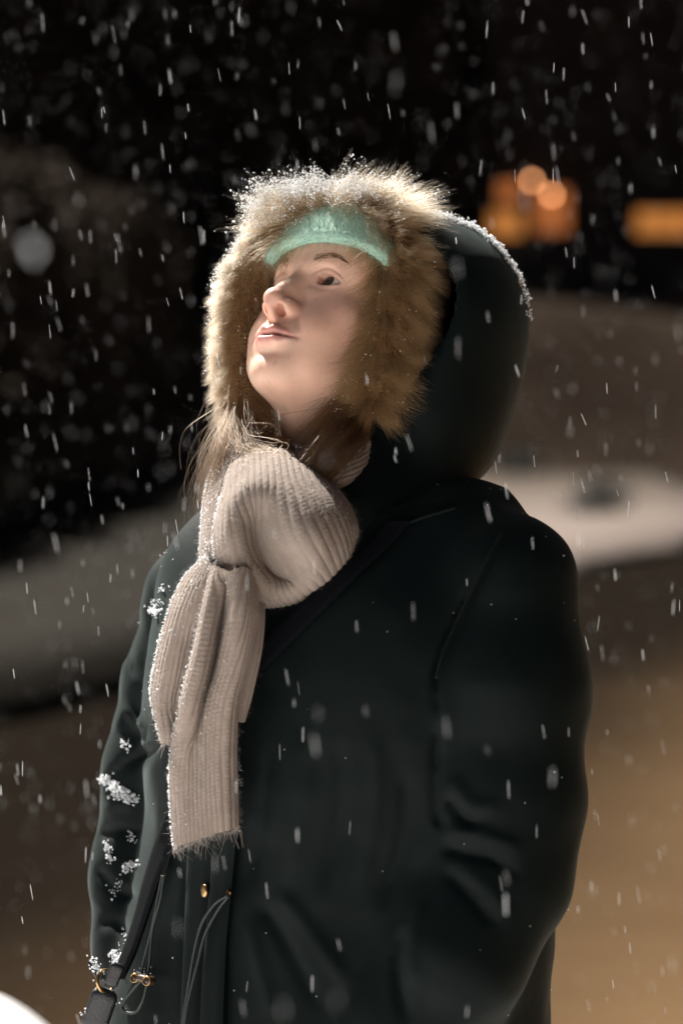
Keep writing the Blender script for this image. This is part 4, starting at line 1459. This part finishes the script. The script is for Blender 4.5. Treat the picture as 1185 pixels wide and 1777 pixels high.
def window(px0, py0, px1, py1, m, nx_=3, nz_=2):
    x0, x1, z1, z0 = hx(px0), hx(px1), hz(py0), hz(py1)
    y = HD - .35
    fr = [box((x0 - .08, y - .10, z1), (x1 + .08, y + .02, z1 + .09)), box((x0 - .08, y - .10, z0 - .09), (x1 + .08, y + .02, z0)),
          box((x0 - .08, y - .10, z0), (x0, y + .02, z1)), box((x1, y - .10, z0), (x1 + .08, y + .02, z1))]
    o = hpart('window', merge(fr), M_frame)
    for i in range(nx_):
        for j in range(nz_):
            a0 = x0 + (x1 - x0) * i / nx_ + .025; a1 = x0 + (x1 - x0) * (i + 1) / nx_ - .025
            b0 = z0 + (z1 - z0) * j / nz_ + .025; b1 = z0 + (z1 - z0) * (j + 1) / nz_ - .025
            hpart('pane', box((a0, y - .045, b0), (a1, y - .01, b1)), m, o)


window(848, 368, 905, 412, M_warm2, 2, 1)
window(862, 318, 900, 352, M_warm, 1, 1)
window(925, 330, 985, 405, M_warm, 3, 2)
window(1100, 366, 1260, 410, M_warm2, 5, 1)
for px, py in ((919, 318), (953, 342)):
    c = np.array([hx(px), HD - .75, hz(py)])
    lm = bpy.data.objects.new('wall_lamp', None); link(lm); lm.location = c
    tag(lm, 'glowing round lamp, the higher left one of two on the dark house' if px < 930 else 'glowing round lamp, the lower right one of two on the dark house', 'lamp', 'lamps on the house')
    v, f = lathe(c * 0, (0, 0, 1), [(.01, -.085)] + [(.085 * math.sin(t), -.085 * math.cos(t)) for t in np.linspace(.3, 2.84, 9)] + [(.01, .085)], 14)
    mesh_obj('globe', np.array(v), f, M_bulb, lm)
    v, f = merge([tube([(0, .40, .16), (0, .2, .2), (0, .02, .15), (0, 0, .08)], .015, 6), lathe(np.array([0, .385, .16]), (0, 1, 0), [(.05, -.01), (.06, .012)], 12)])
    mesh_obj('bracket', np.array(v), f, M_frame, lm)

# shrubs standing out of the snow
for nm, (px, py, d_, rx, rz), lab in (('shrub', (1040, 846, 30.0, .32, .42), 'dark rounded shrub poking from the snow right of the hood'),
                                      ('shrub', (902, 752, 46.0, .42, .55), 'small dark shrub on the snow just behind the edge of the hood'),
                                      ('shrub', (1030, 705, 50.0, .5, .9), 'dim upright shrub against the brown wall of the house')):
    c = P(px, py, d=d_); c[2] = .06
    t = bpy.data.objects.new('shrub', None); link(t); t.location = c; tag(t, lab, 'shrub')
    v, f = leafy(700, rx, rz, 300 + px, .06, cone=False)
    mesh_obj('foliage', np.array(v), f, M_shrub, t, smooth=False)
    v, f = merge([tube([(0, 0, -.1), (.2 * rx * math.cos(a), .2 * rx * math.sin(a), rz * .4), (.6 * rx * math.cos(a), .6 * rx * math.sin(a), rz * .85)], [.02, .014, .006], 5) for a in np.linspace(0, 5.2, 6)])
    mesh_obj('stem', np.array(v), f, M_bark, t)

# ------------------------------------------------------------------ falling snow
NF = 6200
dmin, dmax = 1.6, 11.0
dd = (dmin ** 3 + (dmax ** 3 - dmin ** 3) * rng.random(NF * 3)) ** (1 / 3)
wgt = np.where(dd < 4, 1.0, (4 / dd) ** 1.1)
dd = dd[rng.random(len(dd)) < wgt][:NF]
dd = np.concatenate([dd, rng.uniform(1.9, 2.9, 360), rng.uniform(1.2, 1.65, 18)])
fx = rng.uniform(-80, W + 80, len(dd)); fy = rng.uniform(-80, HH + 80, len(dd))
fp = P(fx, fy, d=dd)
near_b = (dd > 1.9) & (dd < 2.75)
ok = np.ones(len(dd), bool)
ok[near_b] = (np.minimum(coat_base(fp[near_b].astype(np.float32)), hood_out(fp[near_b].astype(np.float32))) > .035) & (np.linalg.norm(fp[near_b] - HO, axis=1) > .15)
ok &= ~((dd < D + .05) & (fx > 425) & (fx < 625) & (fy > 420) & (fy < 720) & (rng.random(len(dd)) < .9))
fp = fp[ok & (fp[:, 2] > .12)]; NFk = len(fp)
wd_ = rng.uniform(.00011, .00026, NFk) * (1 + .8 * rng.random(NFk) ** 8)
lg_ = rng.uniform(.003, .0080, NFk)
ax_ = np.stack([rng.normal(.10, .11, NFk), rng.normal(0, .1, NFk), -np.ones(NFk)], 1); ax_ /= np.linalg.norm(ax_, axis=1, keepdims=True)
s1 = np.cross(ax_, [0, 1.0, 0]); s1 /= np.linalg.norm(s1, axis=1, keepdims=True); s2_ = np.cross(ax_, s1)
prof = [(-1, .25), (-.7, .9), (.0, 1.05), (.7, .9), (1, .25)]
vv = []
for h_, r_ in prof:
    for a in (0, 1.57, 3.14, 4.71):
        vv.append(fp + ax_ * (lg_ * h_)[:, None] + (s1 * math.cos(a) + s2_ * math.sin(a)) * (wd_ * r_ * rng.uniform(.75, 1.25, NFk))[:, None])
vv = np.stack(vv, 1)
ft = []
for i in range(4):
    for j in range(4):
        ft.append((i * 4 + j, i * 4 + (j + 1) % 4, (i + 1) * 4 + (j + 1) % 4, (i + 1) * 4 + j))
ft += [(3, 2, 1, 0), (16, 17, 18, 19)]
ft = np.array(ft)
ff = (ft[None] + 20 * np.arange(NFk)[:, None, None]).reshape(-1, 4)
o = mesh_obj('falling_snow', vv.reshape(-1, 3), ff, M_flake)
tag(o, 'wet snowflakes falling through the dark air all around the woman', 'snow', kind='stuff')
# one large flake close to the lens
big = P(56, 428, d=1.02)
o = octas(big[None] + rng.normal(0, 1, (9, 3)) * [.0012, .0012, .0026], rng.uniform(.0010, .0020, 9), M_flake, 'snowflake')
tag(o, 'big soft snowflake close to the camera at the upper left', 'snowflake')
